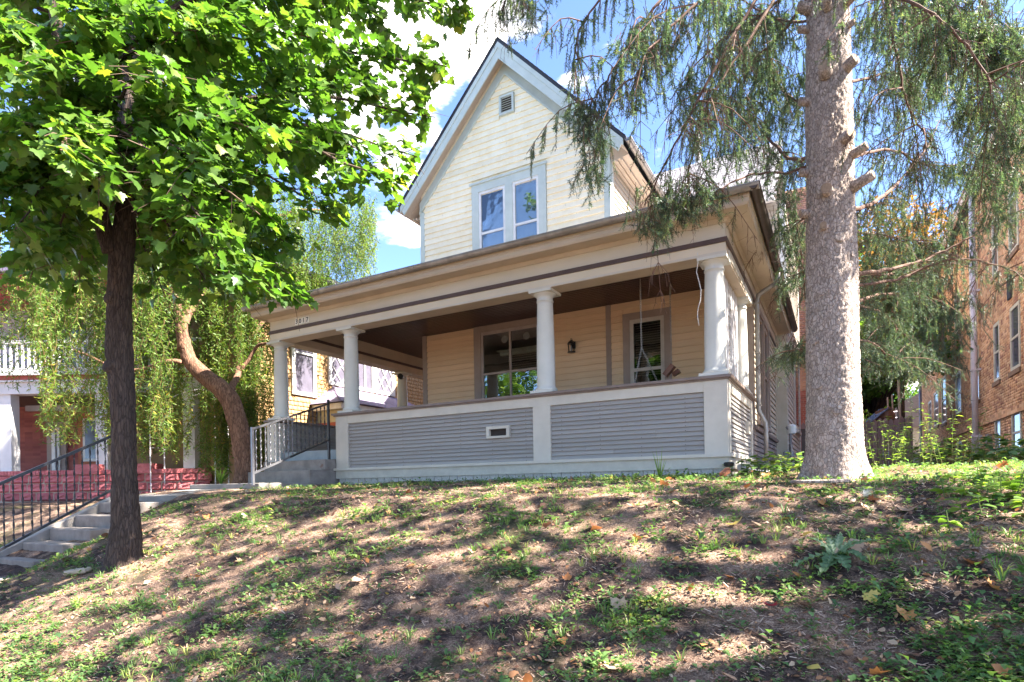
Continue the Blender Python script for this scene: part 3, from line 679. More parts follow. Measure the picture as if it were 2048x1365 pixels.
# ------ upper gable
ZB = 4.4
RAKE = 1.06
def roofz(x): return 9.02*K-abs(x-XG)*RAKE     # outer roof line at the gable
apexz = 8.44*K
def sidez(x): return apexz-abs(x-XG)*RAKE      # inner edge of the rake frieze
gy = YW
mb = MB(); inner = lambda x: roofz(x)-.18
mb.v += [(XWL, gy, ZB-.2), (XWR, gy, ZB-.2), (XWR, gy, inner(XWR)), (XG, gy, inner(XG)), (XWL, gy, inner(XWL))]; mb.f.append((0, 1, 2, 3, 4))
# wall body with depth (back from the face), windows cut out by building it in strips
mb = MB()
cols = [XWL, hu[0][0], hu[0][1], hu[1][0], hu[1][1], XWR]
def zt(x): return inner(x)
for a, b in zip(cols[:-1], cols[1:]):
    seg = [a, b] if not (a < XG < b) else [a, XG, b]
    hole = any(abs(a-h[0]) < 1e-6 for h in hu)
    lo = hu[0][3] if hole else ZB-.2
    for p, q in zip(seg[:-1], seg[1:]):
        prof = [(p, lo), (q, lo), (q, zt(q)), (p, zt(p))]; mb.prism(prof, 'y', gy, gy+.12)
    if hole: mb.box(a, b, gy, gy+.12, ZB-.2, 4.8)
mb.build('gable_wall', cream, H)
wo = (-6.72*K, -4.96*K, 4.5, 6.40*K); vo = (-6.02*K, -5.64*K, 7.60*K, 8.04*K)
p = .1255; zz = ZB; k = 0
while zz < apexz-.02:
    zt_ = min(zz+p, apexz)
    xl = max(XWL+.10, XG-(apexz-zz)/RAKE); xr = min(XWR-.11, XG+(apexz-zz)/RAKE)
    xlt = max(XWL+.10, XG-(apexz-zt_)/RAKE); xrt = min(XWR-.11, XG+(apexz-zt_)/RAKE)
    spans = [(xl, xr, xlt, xrt)]
    for h in (wo, vo):
        if zz < h[3]-.01 and zt_ > h[2]+.01:
            ns = []
            for s in spans:
                if h[0] > s[0]: ns.append((s[0], h[0], s[2], h[0]))
                if h[1] < s[1]: ns.append((h[1], s[1], h[1], s[3]))
            spans = [q for q in ns if q[1]-q[0] > .03]
    for (xa, xb, xc, xd) in spans:
        jit = random.uniform(-.002, .002)
        b = MB(); yb = gy-.034+jit; yt = gy-.006
        b.v += [(xa, yb, zz-.004), (xb, yb, zz-.004), (xb, yb, zz+.014), (xa, yb, zz+.014), (xc, yt, zt_), (xd, yt, zt_), (xa, gy, zz-.004), (xb, gy, zz-.004), (xc, gy, zt_), (xd, gy, zt_)]
        b.f += [(0, 1, 2, 3), (3, 2, 5, 4), (0, 6, 7, 1), (4, 5, 9, 8), (0, 3, 4, 8, 6), (1, 7, 9, 5, 2)]
        b.build('siding_board', cream, H)
    zz += p
hb('corner_board', trimblue, XWL-.02, XWL+.10, gy-.035, gy+.1, ZB-.2, 6.12*K); hb('corner_board', trimblue, XWR-.11, XWR+.02, gy-.035, gy+.1, ZB-.2, 6.12*K)
# rake frieze boards
for s in (-1, 1):
    xo = XG+s*(XG-XWL+.02); mb = MB()
    def zi(x): return apexz-abs(x-XG)*RAKE
    zo = lambda x: zi(x)+.26
    pr = [(XG, zi(XG)), (xo, zi(xo)), (xo, zo(xo)), (XG, zo(XG))]
    mb.prism(pr, 'y', gy-.04, gy+.001); mb.build('rake_frieze', trimblue, H)
    mb = MB(); pr = [(XG, zi(XG)), (xo, zi(xo)), (xo, zi(xo)+.045), (XG, zi(XG)+.045)]; mb.prism(pr, 'y', gy-.062, gy-.041); mb.build('rake_moulding', trimblue, H)
# attic vent
v0 = (-6.0*K, -5.66*K, 7.62*K, 8.02*K)
vf = frame4(*v0, .045, gy-.06, gy).build('attic_vent', trimblue, H)
MB().box(v0[0]+.04, v0[1]-.04, gy-.012, gy-.002, v0[2]+.04, v0[3]-.04).build('vent_backing', darkin, vf)
for i in range(7):
    zz = v0[2]+.07+i*.047
    MB().obox(((v0[0]+v0[1])/2, gy-.035, zz), ((1, 0, 0), (0, .8, .6), (0, -.6, .8)), (v0[1]-v0[0]-.1, .04, .008)).build('louvre', trimblue, vf)
# gable window
x0, x1, z0, z1 = -6.71*K, -4.97*K, 4.52, 6.385*K
w = frame4(x0, x1, z0, z1, .17, gy-.045, gy+.01, wt=.20).build('window', trimblue, H)
MB().box(x0-.04, x1+.04, gy-.075, gy-.046, z1-.03, z1+.015).build('head_moulding', trimblue, w)
MB().box(-5.90*K, -5.73*K, gy-.045, gy+.01, z0+.15, z1-.20).build('mullion', trimblue, w)
for (a, b), mr_ in zip(((x0+.17, -5.90*K-.001), (-5.73*K+.001, x1-.17)), (5.29, 5.29)):
    frame4(a, b, z0+.15, z1-.2, .055, gy-.03, gy+.02).build('sash', whitevinyl, w)
    MB().box(a+.055, b-.055, gy-.022, gy+.012, mr_*K, mr_*K+.05).build('meeting_rail', whitevinyl, w)
    MB().box(a+.055, b-.055, gy-.008, gy-.003, z0+.22, z1-.27).build('pane', GLASS, w)
    MB().box(a+.03, b-.03, gy+.07, gy+.075, z0+.1, z1-.21).build('roller_shade', shadem, w)
MB().box(x0+.1, x1-.1, gy+.2, gy+.21, z0, z1).build('room_lining', darkin, w)
# roof of the gable: two slabs with overhang
YR0 = gy-.31; YR1 = 17.6; th = .07
ex = 2.62*K
for s in (-1, 1):
    xe = XG+s*ex; ze = roofz(xe)
    mb = MB(); mb.prism([(XG, roofz(XG)), (xe, ze), (xe-s*.0, ze-.05), (XG, roofz(XG)-.075)], 'y', YR0, YR1); mb.build('roof_slope', shingdark, H)
    # barge boards, two layers
    mb = MB(); xb = XG+s*(ex-.06); zb = lambda x: roofz(x)-.078
    mb.prism([(XG, zb(XG)), (xb, zb(xb)), (xb, zb(xb)-.12), (XG, zb(XG)-.12)], 'y', YR0-.005, YR0+.03); mb.build('barge_board', trimblue, H)
    mb = MB(); mb.prism([(XG, zb(XG)-.1205), (xb-s*.03, zb(xb-s*.03)-.1205), (xb-s*.10, zb(xb-s*.10)-.30), (XG, zb(XG)-.34)], 'y', YR0+.01, YR0+.035); mb.build('barge_board', trimblue, H)
    # soffit under the rake and along the eave
    mb = MB(); zs_ = lambda x: roofz(x)-.20
    mb.prism([(XG, zs_(XG)), (xb, zs_(xb)), (xb, zs_(xb)+.02), (XG, zs_(XG)+.02)], 'y', YR0+.036, gy+.0); mb.build('rake_soffit', beige, H)
    wx = XWL if s < 0 else XWR
    ev = MB(); ev.prism([(wx, 6.02*K), (xb, zs_(xb)-.02), (xb, zs_(xb)), (wx, zs_(wx))], 'y', gy+.001, 15.5) if s > 0 else ev.prism([(wx, zs_(wx)-.02), (xb, zs_(xb)-.02), (xb, zs_(xb)), (wx, zs_(wx))], 'y', gy+.001, 15.5)
    ev.build('eave_soffit', beige, H)
    for kk, off in enumerate((.05, .13, .22)):
        mb = MB(); xx = wx+s*off; mb.box(min(xx, xx+s*.03), max(xx, xx+s*.03), gy+.002, 15.5, 6.0*K+off*.1, 6.0*K+off*.1+.05); mb.build('eave_bead', beige, H)
    gutter('gutter', gutterm if s < 0 else gutterm, (xe+s*.03, YR0+.01, ze-.02), (xe+s*.03, 15.4, ze-.10), r=.06, cuts=(.06, .3), outward=(s, 0, 0))
    # shingle edge tabs that show at the verge
    for i in range(26):
        t0 = i/26; xa = XG+s*ex*t0; xb2 = XG+s*ex*(t0+1/26)
        mb = MB(); za, zb_ = roofz(xa)+.004+.012, roofz(xb2)+.016+.006
        mb.prism([(xa, za-.02), (xb2, zb_-.02), (xb2, zb_), (xa, za)], 'y', YR0-.02, YR0+.5); mb.build('roof_shingle', shingdark, H)
# side wall of the upper storey (right) with boards
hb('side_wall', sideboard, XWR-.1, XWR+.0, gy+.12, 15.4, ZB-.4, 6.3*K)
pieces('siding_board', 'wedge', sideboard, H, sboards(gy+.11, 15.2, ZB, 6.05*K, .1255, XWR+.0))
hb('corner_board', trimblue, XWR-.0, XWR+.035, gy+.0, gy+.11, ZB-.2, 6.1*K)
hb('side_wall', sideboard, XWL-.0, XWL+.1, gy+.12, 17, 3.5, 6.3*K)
# porch roof
zr0, zr1 = 3.655, 4.42
mb = MB(); xl, xr_ = XE-.22, XR+.42; yf_ = YF-.42
mb.quad((xl, yf_, zr0), (xr_, yf_, zr0), (XWR+.0, YW, zr1), (XWL, YW, zr1)); mb.quad((xr_, yf_, zr0), (xr_, 15.3, zr0), (XWR, 15.3, zr1), (XWR, YW, zr1)); mb.quad((xl, yf_, zr0), (XWL, YW, zr1), (XWL, 13.6, zr1), (xl, 13.6, zr0))
mb.quad((xl, yf_, zr0-.05), (xr_, yf_, zr0-.05), (xr_, 15.3, zr0-.05), (XWR, 15.3, zr0-.05), (XWR, YW, zr0-.05), (XWL, YW, zr0-.05), (XWL, 13.6, zr0-.05), (xl, 13.6, zr0-.05))
mb.quad((xl, yf_, zr0-.05), (xr_, yf_, zr0-.05), (xr_, yf_, zr0), (xl, yf_, zr0)); mb.quad((xr_, yf_, zr0-.05), (xr_, 15.3, zr0-.05), (xr_, 15.3, zr0), (xr_, yf_, zr0)); mb.quad((xl, yf_, zr0-.05), (xl, 13.6, zr0-.05), (xl, 13.6, zr0), (xl, yf_, zr0))
mb.quad((XWR, 15.3, zr0-.05), (xr_, 15.3, zr0-.05), (xr_, 15.3, zr0), (XWR, 15.3, zr1)); mb.build('porch_roof', shinglight, H)
# right wall of the ground floor
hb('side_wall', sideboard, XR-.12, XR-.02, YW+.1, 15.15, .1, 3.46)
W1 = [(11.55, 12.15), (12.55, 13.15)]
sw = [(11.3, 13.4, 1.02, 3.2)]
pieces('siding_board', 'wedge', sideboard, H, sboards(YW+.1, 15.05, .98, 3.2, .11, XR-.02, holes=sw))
hb('water_table', capbrown, XR-.02, XR+.05, YW-.1, 15.1, .9, .975)
skirtm = M('mauve grey skirt siding paint', (.27, .225, .215), (.22, .18, .17), rough=.6, rand=.08)
pieces('skirt_siding_board', 'wedge', skirtm, H, sboards(10.72, 15.05, .1, .9, .085, XR-.02))
hb('corner_board', sideboard, XR-.02, XR+.02, 15.05, 15.16, .1, 3.2)
w = MB().box(XR-.0, XR+.04, 11.3, 13.4, 3.08, 3.2).box(XR-.0, XR+.06, 11.3, 13.4, 1.02, 1.08).box(XR, XR+.04, 11.3, 11.45, 1.081, 3.079).box(XR, XR+.04, 13.25, 13.4, 1.081, 3.079).box(XR, XR+.04, 12.25, 12.45, 1.081, 3.079).build('window', taupe, H)
for a, b in ((11.45, 12.25), (12.45, 13.25)):
    MB().box(XR-.01, XR+.02, a+.001, a+.06, 1.081, 3.079).box(XR-.01, XR+.02, b-.06, b-.001, 1.081, 3.079).box(XR-.01, XR+.02, a+.06, b-.06, 3.0, 3.079).box(XR-.01, XR+.02, a+.06, b-.06, 1.081, 1.14).box(XR-.01, XR+.015, a+.06, b-.06, 2.05, 2.1).build('sash', taupe, w)
    MB().box(XR-.006, XR-.002, a+.06, b-.06, 1.14, 3.0).build('pane', GLASS, w); MB().box(XR-.019, XR-.008, a+.05, b-.05, 1.1, 3.05).build('room_lining', darkin, w)
# rear two storey wing
XRW = -1.02
hb('rear_wall', sideboard, -8.2, XRW, 15.17, 20.2, .1, 6.6)
pieces('siding_board', 'wedge', M('rose white siding paint', (.56, .50, .45), (.5, .44, .39), rough=.6, rand=.06), H, sboards(15.2, 20.1, .5, 6.4, .118, XRW))
pieces('siding_board', 'wedge', sideboard, H, boards(XWR+.1, XRW-.1, 4.0, 6.5, .118, 15.17, None))
hb('corner_board', whitevinyl, XRW-.1, XRW+.035, 20.1, 20.24, .1, 6.5); hb('corner_board', whitevinyl, XRW-.1, XRW+.035, 15.13, 15.2, 3.7, 6.5)
w = MB().box(XRW+.0, XRW+.05, 17.6, 18.9, 1.4, 3.5).build('window', MATS['rose white siding paint'], H)
MB().box(XRW+.051, XRW+.056, 17.75, 18.75, 1.55, 3.35).build('pane', M('dark violet glass', (.05, .045, .06), rough=.05, spec=.8), w); MB().box(XRW+.0, XRW+.12, 17.5, 19.0, 1.3, 1.39).build('sill', MATS['rose white siding paint'], w)
mb = MB(); ry, rz = 17.6, 9.25
mb.prism([(14.8, 6.5), (ry, rz), (20.5, 6.5), (20.5, 6.4), (ry, rz-.12), (14.8, 6.4)], 'x', -8.8, XRW-.2); mb.build('rear_roof', shinglight, H)
sh = []
for i in range(22):
    for j in range(34):
        t = (i+.5)/22; y = 14.8+(ry-14.8)*t; z = 6.5+(rz-6.5)*t
        sh.append((i, j, -5.4+(j+.5*(i % 2))*.125*1.0, y, z))
V = []; Tt = []; kk = 0
ang = math.atan2(rz-6.5, ry-14.8); nv = Vector((0, -math.sin(ang), math.cos(ang))); dv = Vector((0, math.cos(ang), math.sin(ang)))
mb = MB()
for i, j, x, y, z in sh:
    c = Vector((x, y, z))+nv*.012; mb.obox(c, ((1, 0, 0), dv, nv), (.118, .16, .012))
mb.build('roof_shingle_courses', shinglight, H, kind='stuff')
gutter('gutter', whitevinyl, (-3.3, 14.75, 6.47), (XRW-.15, 14.75, 6.47), r=.06, outward=(0, -1, 0))
MB().tube([(-3.55, 18.3, 8.5), (-3.55, 18.3, 10.6)], .09, 12).build('vent_stack', whitevinyl, H)
# downspout at the corner
ds = MB(); cx = XR+.07
pts = [(XR+.41, 10.95, 3.55), (XR+.41, 10.95, 3.44), (XR+.36, 10.95, 3.36), (XR+.2, 10.93, 3.27), (XR+.1, 10.92, 3.2), (XR+.075, 10.92, 3.08), (XR+.075, 10.92, 1.36), (XR+.075, 10.92, 1.22), (XR+.17, 11.0, 1.02), (XR+.18, 11.0, .9), (XR+.18, 11.0, .12)]
ds.tube(pts, .04, 10); dso = ds.build('downspout', gutterm, H, smooth=True)
rb = MB()
for k in range(7):
    for (a, b) in zip(pts[:-1], pts[1:]):
        pass
for z in (1.3, 2.2, 3.05, .3): MB().box(XR+.03, XR+.12 if z > 1.2 else XR+.225, 10.87, 10.97 if z > 1.2 else 11.045, z, z+.02).build('downspout_strap', gutterm, dso)
dr = MB().tube([(XR+.19, 11.0, .16), (XR+.2, 10.8, .14), (XR+.15, 9.6, .15), (XR+.10, 8.5, .2)], .05, 12).build('drain_pipe', pipem, H, smooth=True)
# number tiles
for i, ch in enumerate('3017'):
    xx = -9.275+i*.0985; zc = 3.30
    t = MB().box(xx-.041, xx+.041, YF-.018, YF-.0085, zc-.06, zc+.06).build('number_tile', numtile, H)
    cu = bpy.data.curves.new('digit', 'FONT'); cu.body = ch; cu.size = .125; cu.extrude = .002; cu.align_x = 'CENTER'; cu.offset = .0015
    d0 = bpy.data.objects.new('digit_curve', cu); me_ = bpy.data.meshes.new_from_object(d0); bpy.data.objects.remove(d0); me_.materials.clear(); me_.materials.append(blackm); d = bpy.data.objects.new('digit', me_); link(d, t)
    d.matrix_basis = Matrix.Translation((xx, YF-.0205, zc-.044)) @ Matrix.Rotation(R(90), 4, 'X')
# brown post at the far end of the side porch
hb('side_door_casing', M('brown door casing', (.16, .085, .06), rough=.6), -8.6, -8.33, 13.2, 13.35, FL, 2.9)

# ------------------------------------------------------------------ small things on the porch
sp = thing('porch_spotlight', 'small black round spotlight clipped to the capital of the rear left porch column', 'spotlight', (-9.9, 12.0, 2.85))
MB().tube([(-9.83, 11.94, 2.86), (-9.79, 11.85, 2.86)], .07, 14).build('housing', blackm, sp, smooth=True); MB().bar((-9.9, 12.02, 2.86), (-9.83, 11.94, 2.86), .03, .03).build('bracket', blackm, sp)
ln = thing('wall_lantern', 'black carriage lantern on the tan wall between the large window and the batten', 'lantern', (-4.445*K, YW-.02, 2.68*K))
lx, ly, lz = -4.445*K, YW-.13, 2.65*K
MB().lathe([(.012, .13), (.03, .125), (.085, .075), (.09, .06), (.08, .058)], (lx, ly, lz), 6).build('lid', blackm, ln)
MB().lathe([(.085, -.11), (.085, -.095), (.07, -.095)], (lx, ly, lz), 6).build('base', blackm, ln)
for k in range(6):
    a = k*math.pi/3; MB().tube([(lx+.055*math.cos(a), ly+.055*math.sin(a), lz-.1), (lx+.072*math.cos(a), ly+.072*math.sin(a), lz+.06)], .007, 5).build('bar', blackm, ln)
MB().lathe([(.02, -.09), (.025, -.05), (.02, -.02), (.006, .03)], (lx, ly, lz), 10).build('bulb', M('lamp glass', (.6, .6, .58), rough=.1), ln)
MB().box(lx-.05, lx+.05, YW-.04, YW-.027, lz-.02, lz+.12).build('wall_plate', blackm, ln); MB().tube([(lx, YW-.04, lz+.07), (lx, YW-.09, lz+.15), (lx, ly, lz+.14)], .009, 6).build('arm', blackm, ln)
MB().tube([(lx+.02*math.cos(a), ly, lz+.15+.02*math.sin(a)) for a in np.linspace(0, 6.2, 10)], .004, 5).build('ring', blackm, ln)
def chain(parent, p, q, name='chain', step=.036):
    p = Vector(p); q = Vector(q); n = int((q-p).length/step); d = (q-p).normalized(); u = d.cross(Vector((.3, 1, 0))).normalized(); w_ = d.cross(u); mb = MB()
    for i in range(n):
        c = p.lerp(q, (i+.5)/n); s = u if i % 2 else w_
        mb.tube([c+d*math.cos(a)*step*.68+s*math.sin(a)*.012 for a in np.linspace(0, 2*math.pi, 9)], .0035, 4, cap=False)
    return mb.build(name, chainm, parent)
sw_ = thing('porch_swing', 'brown wooden porch swing hanging on chains behind the right half of the rail', 'swing', (-2.4, 9.6, 1.2))
A1 = np.array(at(1280, 562, 8.2+.0)); A2 = np.array(at(1341, 580, 9.35))
# chain 1: split into two legs near the bottom
c1t = Vector((-2.52, 8.75, 3.46)); c2t = Vector((-2.3, 9.75, 3.46))
def onray(px, py, Y):
    d = RT*(px-1024)/F-UP*(py-CY)/F+FW; return Vector(d*Y/d[1])
J = onray(1283, 696, 8.95)
chain(sw_, onray(1280, 547, 8.95), J); chain(sw_, J, onray(1268, 775, 8.75)); chain(sw_, J, onray(1318, 770, 9.2))
K2 = onray(1343, 728, 9.3); chain(sw_, onray(1340, 590, 9.3), K2)
MB().lathe([(.0, .04), (.03, .02), (.03, 0)], onray(1280, 545, 8.95)+Vector((0, 0, 0)), 8).build('ceiling_hook', chainm, sw_)
MB().tube([onray(1340, 570, 9.3), onray(1340, 592, 9.3)], .016, 8).build('spring', chainm, sw_)
seatc = Vector((-2.95, 9.0, 1.12))
for i in range(5): MB().box(-3.6, -2.2, 8.75+i*.11, 8.84+i*.11, 1.13, 1.15).build('seat_slat', swingm, sw_)
MB().box(-3.62, -3.57, 8.7, 9.3, 1.06, 1.129).box(-2.23, -2.18, 8.7, 9.3, 1.06, 1.129).build('seat_rail', swingm, sw_)
for i in range(2): MB().obox((-2.9, 9.34, 1.2+i*.09), ((1, 0, 0), (0, .95, .3), (0, -.3, .95)), (1.4, .018, .07)).build('back_slat', swingm, sw_)
a = onray(1330, 752, 8.9); b = onray(1347, 731, 8.9); MB().bar(a, b, .12, .07).build('arm_rest', swingm, sw_)
a = onray(1346, 750, 9.1); b = onray(1359, 742, 9.1); MB().bar(a, b, .1, .06).build('arm_rest', swingm, sw_)
cb_ = MB().tube([onray(x, y, 8.12-.0) for x, y in ((1395, 506), (1396, 525), (1393, 545), (1398, 563), (1402, 580), (1401, 600), (1396, 618), (1395, 632), (1398, 652))], .006, 6).build('hanging_cable', wirem, smooth=True)
tag(cb_, 'loose white cable dangling from the porch beam beside the right corner column', 'cable')
# terracotta bit, black drain cap
e = MB().lathe([(.03, 0), (.06, .01), (.065, .05), (.045, .06)], (XR+.02, YF-.12, .2), 12).build('drain_cap', blackm); tag(e, 'black plastic drain cap at the end of the pipe by the porch corner', 'drain cap')
mt = MB().bar((XR-.03, YF-.35, .09), (XR+.02, YF-.17, .16), .06, .06).build('terracotta_shard', terrac); tag(mt, 'terracotta pipe shard leaning at the foot of the porch corner', 'shard')

# ------------------------------------------------------------------ porch steps and handrail
st = thing('porch_steps', 'three concrete steps rising into the opening at the left of the porch', 'steps', (-9.1, 7.5, .1))
SX0, SX1 = -10.0, -8.30
for i, (yf, zt_) in enumerate(((7.50, .345), (7.86, .55))):
    MB().box(SX0, SX1+.002*i, yf, YF+.099-.001*i, (-.1, .346)[i], zt_).build('step', concrete, st, bevel=.012)
MB().box(SX0+.003, SX1-.003, YF-.02, YF+.097, .5505, .56).build('landing', concrete, st)
MB().box(SX0-.2, SX1-.02, 6.45, 7.49, -.1, .115).build('step_pad', concretepale, st, bevel=.01)
hr_ = thing('porch_handrail', 'short black iron handrail on the porch steps, its lower half coloured sunlit', 'handrail', (-8.4, 7.2, .1))
X = -8.40
pa, pb = Vector((X, 6.40, 1.00)), Vector((X, 8.05, 1.60)); la, lb = Vector((X, 6.40, .27)), Vector((X, 8.05, .92))
MB().box(X-.02, X+.02, 6.38, 6.42, .08, 1.03).build('post', ironlitpipe, hr_); MB().box(X-.018, X+.018, 8.04, 8.08, .55, 1.68).build('post', ironm, hr_)
mid = .55  # below this fraction the black rail is coloured pale, as sunlit
MB().bar(pa, pa.lerp(pb, mid), .045, .03).build('top_rail', ironlitpipe, hr_); MB().bar(pa.lerp(pb, mid), pb, .045, .03).build('top_rail', ironm, hr_)
MB().bar(la, la.lerp(lb, mid-.1), .045, .03).build('bottom_rail', ironlitpipe, hr_); MB().bar(la.lerp(lb, mid-.1), lb, .045, .03).build('bottom_rail', ironm, hr_)
def twisted(p, q, r, seed=0):
    p = Vector(p); q = Vector(q); n = 26; mb = MB(); b = 0
    for i in range(n+1):
        c = p.lerp(q, i/n); a = i*.62+seed; 
        for k in range(4): t = a+k*math.pi/2; mb.v.append(tuple(c+Vector((math.cos(t), math.sin(t), 0))*(r*(1.25 if k % 2 else .75))))
    for i in range(n):
        for k in range(4): k2 = (k+1) % 4; mb.f.append((i*4+k, i*4+k2, i*4+4+k2, i*4+4+k))
    return mb
for i in range(17):
    t = (i+.7)/17.6; p_ = la.lerp(lb, t); q_ = pa.lerp(pb, t)
    twisted(p_, q_, .011, i).build('baluster', ironlitpipe if t < mid-.05 else ironm, hr_)

# ------------------------------------------------------------------ front walk, street steps and their handrail
wk = npobj('walk', np.array([(-10.25, 5.35, -.075), (-9.0, 5.35, -.075), (-9.0, 6.4, .02), (-8.5, 6.45, .03), (-10.25, 6.45, .03), (-10.25, 5.35, -.3), (-9.0, 5.35, -.3), (-9.0, 6.4, -.2)]), [(0, 1, 2), (0, 2, 4), (2, 3, 4), (0, 5, 6), (0, 6, 1), (1, 6, 7), (1, 7, 2)], concretepale); tag(wk, kind='structure')
ss = thing('street_steps', 'worn concrete steps climbing the bank between low kerbs at the left', 'steps', (-9.6, 3.5, -1))
NS = 9; ytop, ztop = 5.30, -.07; tr_, ri = .335, .178
for i in range(NS):
    y1 = ytop-i*tr_; z = ztop-.01-(i+1)*ri+.1
    MB().box(-10.2, -9.06, y1-tr_, y1+.06, z-.35, z).build('step', concrete, ss, bevel=.012)
for xk, w_ in ((-9.03, .11), (-10.28, .15)):
    mb = MB(); lift = -.13 if xk > -10 else .12
    mb.prism([(ytop+.1, ztop+lift-.02), (ytop+.1, ztop-.5), (ytop-NS*tr_, ztop-.5-NS*ri), (ytop-NS*tr_, ztop-NS*ri+lift+.05)], 'x', xk-w_/2, xk+w_/2); mb.build('kerb', concretepale, ss, bevel=.012)
sr = thing('street_handrail', 'long black iron handrail with twisted balusters beside the street steps', 'handrail', (-9.0, 4, 0))
X = -9.0
y0, y1 = 2.3, 4.62
tz = lambda y: .128+(y-3.281)*(.803-.128)/(4.573-3.281); bz = lambda y: -.682+(y-3.271)*(.05+.682)/(4.581-3.271)
MB().bar((X, y0, tz(y0)), (X, y1, tz(y1)), .045, .035).build('top_rail', ironm, sr); MB().bar((X, y0, bz(y0)), (X, y1, bz(y1)), .045, .03).build('bottom_rail', ironm, sr)
MB().box(X-.02, X+.02, y1, y1+.04, -.1, tz(y1)+.03).build('post', ironm, sr); MB().box(X-.02, X+.02, y0-.04, y0, -1.6, tz(y0)+.03).build('post', ironm, sr)
for i in range(24):
    y = y0+(i+.5)*(y1-y0)/24; twisted((X, y, bz(y)), (X, y, tz(y)), .010, i).build('baluster', ironm, sr)
# garden arch by the neighbour's walk
ga = thing('garden_arch', 'thin metal garden arch standing under the willow', 'garden arch', (-13, 8, 0))
g0, g1 = onray(302, 990, 8.5), onray(431, 950, 9.0)
z_ = 2.35
arc = [g0.lerp(g1, .5)+(g1-g0)*.5*(-math.cos(t))+Vector((0, 0, z_-.35+.4*math.sin(t)-g0.lerp(g1, .5).z)) for t in np.linspace(0, math.pi, 14)]
MB().tube([(g0.x, g0.y, -.2)]+[tuple(p) for p in arc]+[(g1.x, g1.y, -.2)], .016, 6).build('hoop', pipem, ga)
MB().tube([(g0.x, g0.y+.35, -.2)]+[(p.x, p.y+.35, p.z) for p in arc]+[(g1.x, g1.y+.35, -.2)], .016, 6).build('hoop', pipem, ga)
for i in range(1):
    z = 1.1+i*.32
    for g in (g0, g1): MB().tube([(g.x, g.y, z), (g.x, g.y+.35, z)], .008, 5).build('rung', pipem, ga)

# ------------------------------------------------------------------ left neighbour: shingled house with a stone based porch
XN = -13.0
nb = thing('neighbour_house', 'cedar shingled house with diamond pane windows and a white porch on a pink stone base', 'house', (-15, 12, 0))
MB().box(-24, XN, 9.6, 19.5, -.3, 6.1).build('wall', M('cedar wall backing', (.28, .17, .08), rough=.9), nb)
MB().prism([(XN+.5, 5.95), (-18.5, 8.2), (-24.6, 5.95), (-24.6, 5.8), (-18.5, 8.0), (XN+.5, 5.8)], 'y', 9.0, 20).build('roof', shingpurple, nb)
winsN = [(11.15, 12.0, 2.6, 4.6), (12.48, 13.52, 3.05, 4.3), (13.56, 14.4, 3.05, 4.3), (14.44, 15.4, 3.05, 4.3)]
it = []
z = -.1; i = 0
while z < 5.9:
    y = 9.6+(.07 if i % 2 else 0)
    while y < 19.4:
        w_ = .10+.09*((math.sin(i*12.9+y*78.2)*43758.5) % 1); yc = y+w_/2
        if not any(a-.05 < yc < b+.05 and c-.05 < z+.06 < d+.05 for a, b, c, d in winsN): it.append(((XN+.012, yc, z+.06), (w_-.008, .026, .124), math.pi/2))
        y += w_
    z += .12; i += 1
pieces('wall_shingle', 'wedge', cedar, nb, sorted(it, key=lambda t: abs(t[0][1]-13.5)+abs(t[0][2]-3.4)*1.2))
pane_n = M('violet grey reflecting pane', (.13, .12, .16), rough=.08, spec=.8)
for k, (a, b, c, d) in enumerate(winsN):
    w = MB().box(XN, XN+.06, a, a+.11, c, d).box(XN, XN+.06, b-.11, b, c, d).box(XN, XN+.06, a+.11, b-.11, d-.1, d).box(XN, XN+.06, a+.11, b-.11, c, c+.1).build('window', whitevinyl, nb)
    MB().box(XN+.01, XN+.015, a+.1, b-.1, c+.09, d-.09).build('pane', pane_n, w)
    if k in (1, 3):
        ya, yb, za, zb = a+.12, b-.12, c+.11, d-.11; hh = (zb-za)/2; ww = (yb-ya)/2
        for (p, q) in (((ya, za), (yb, zb)), ((yb, za), (ya, zb)), ((ya, za+hh), (ya+ww, zb)), ((ya+ww, za), (yb, za+hh)), ((ya, za+hh), (ya+ww, za)), ((ya+ww, zb), (yb, za+hh))):
            MB().bar((XN+.03, p[0], p[1]), (XN+.03, q[0], q[1]), .022, .022).build('diamond_bar', whitevinyl, w)
    elif k == 2: MB().box(XN+.02, XN+.05, (a+b)/2-.03, (a+b)/2+.03, c+.1, d-.1).build('muntin', whitevinyl, w)
    else: MB().box(XN+.02, XN+.05, a+.1, b-.1, 3.75, 3.8).build('muntin', whitevinyl, w)
# bay with hipped roof
yb0, yb1 = 11.75, 16.5
MB().box(XN, XN+.95, yb0+.3, yb1-.3, -.2, 2.3).build('bay_wall', M('cream bay paint', (.6, .55, .36), rough=.6), nb)
MB().box(XN, XN+1.0, yb0+.25, yb1-.25, 1.72, 1.86).build('red_band', redpaint, nb)
MB().box(XN, XN+1.15, yb0+.1, yb1-.1, 2.2, 2.36).build('bay_fascia', whitevinyl, nb)
e0, e1, zt1, zt0 = XN+1.2, XN+.02, 3.0, 2.38
MB().quad((e0, yb0, zt0), (e0, yb1, zt0), (e1, yb1-.9, zt1), (e1, yb0+.9, zt1)).quad((e1, yb0, zt0), (e0, yb0, zt0), (e1, yb0+.9, zt1)).quad((e0, yb1, zt0), (e1, yb1, zt0), (e1, yb1-.9, zt1)).quad((e1, yb0, zt0), (e1, yb1, zt0), (e0, yb1, zt0), (e0, yb0, zt0)).build('bay_roof', shingpurple, nb)
rl = []
dvv = Vector((e1-e0, 0, zt1-zt0)); Ls = dvv.length; dvv.normalize(); nn = Vector((-dvv.z, 0, dvv.x)); nn = nn if nn.z > 0 else -nn
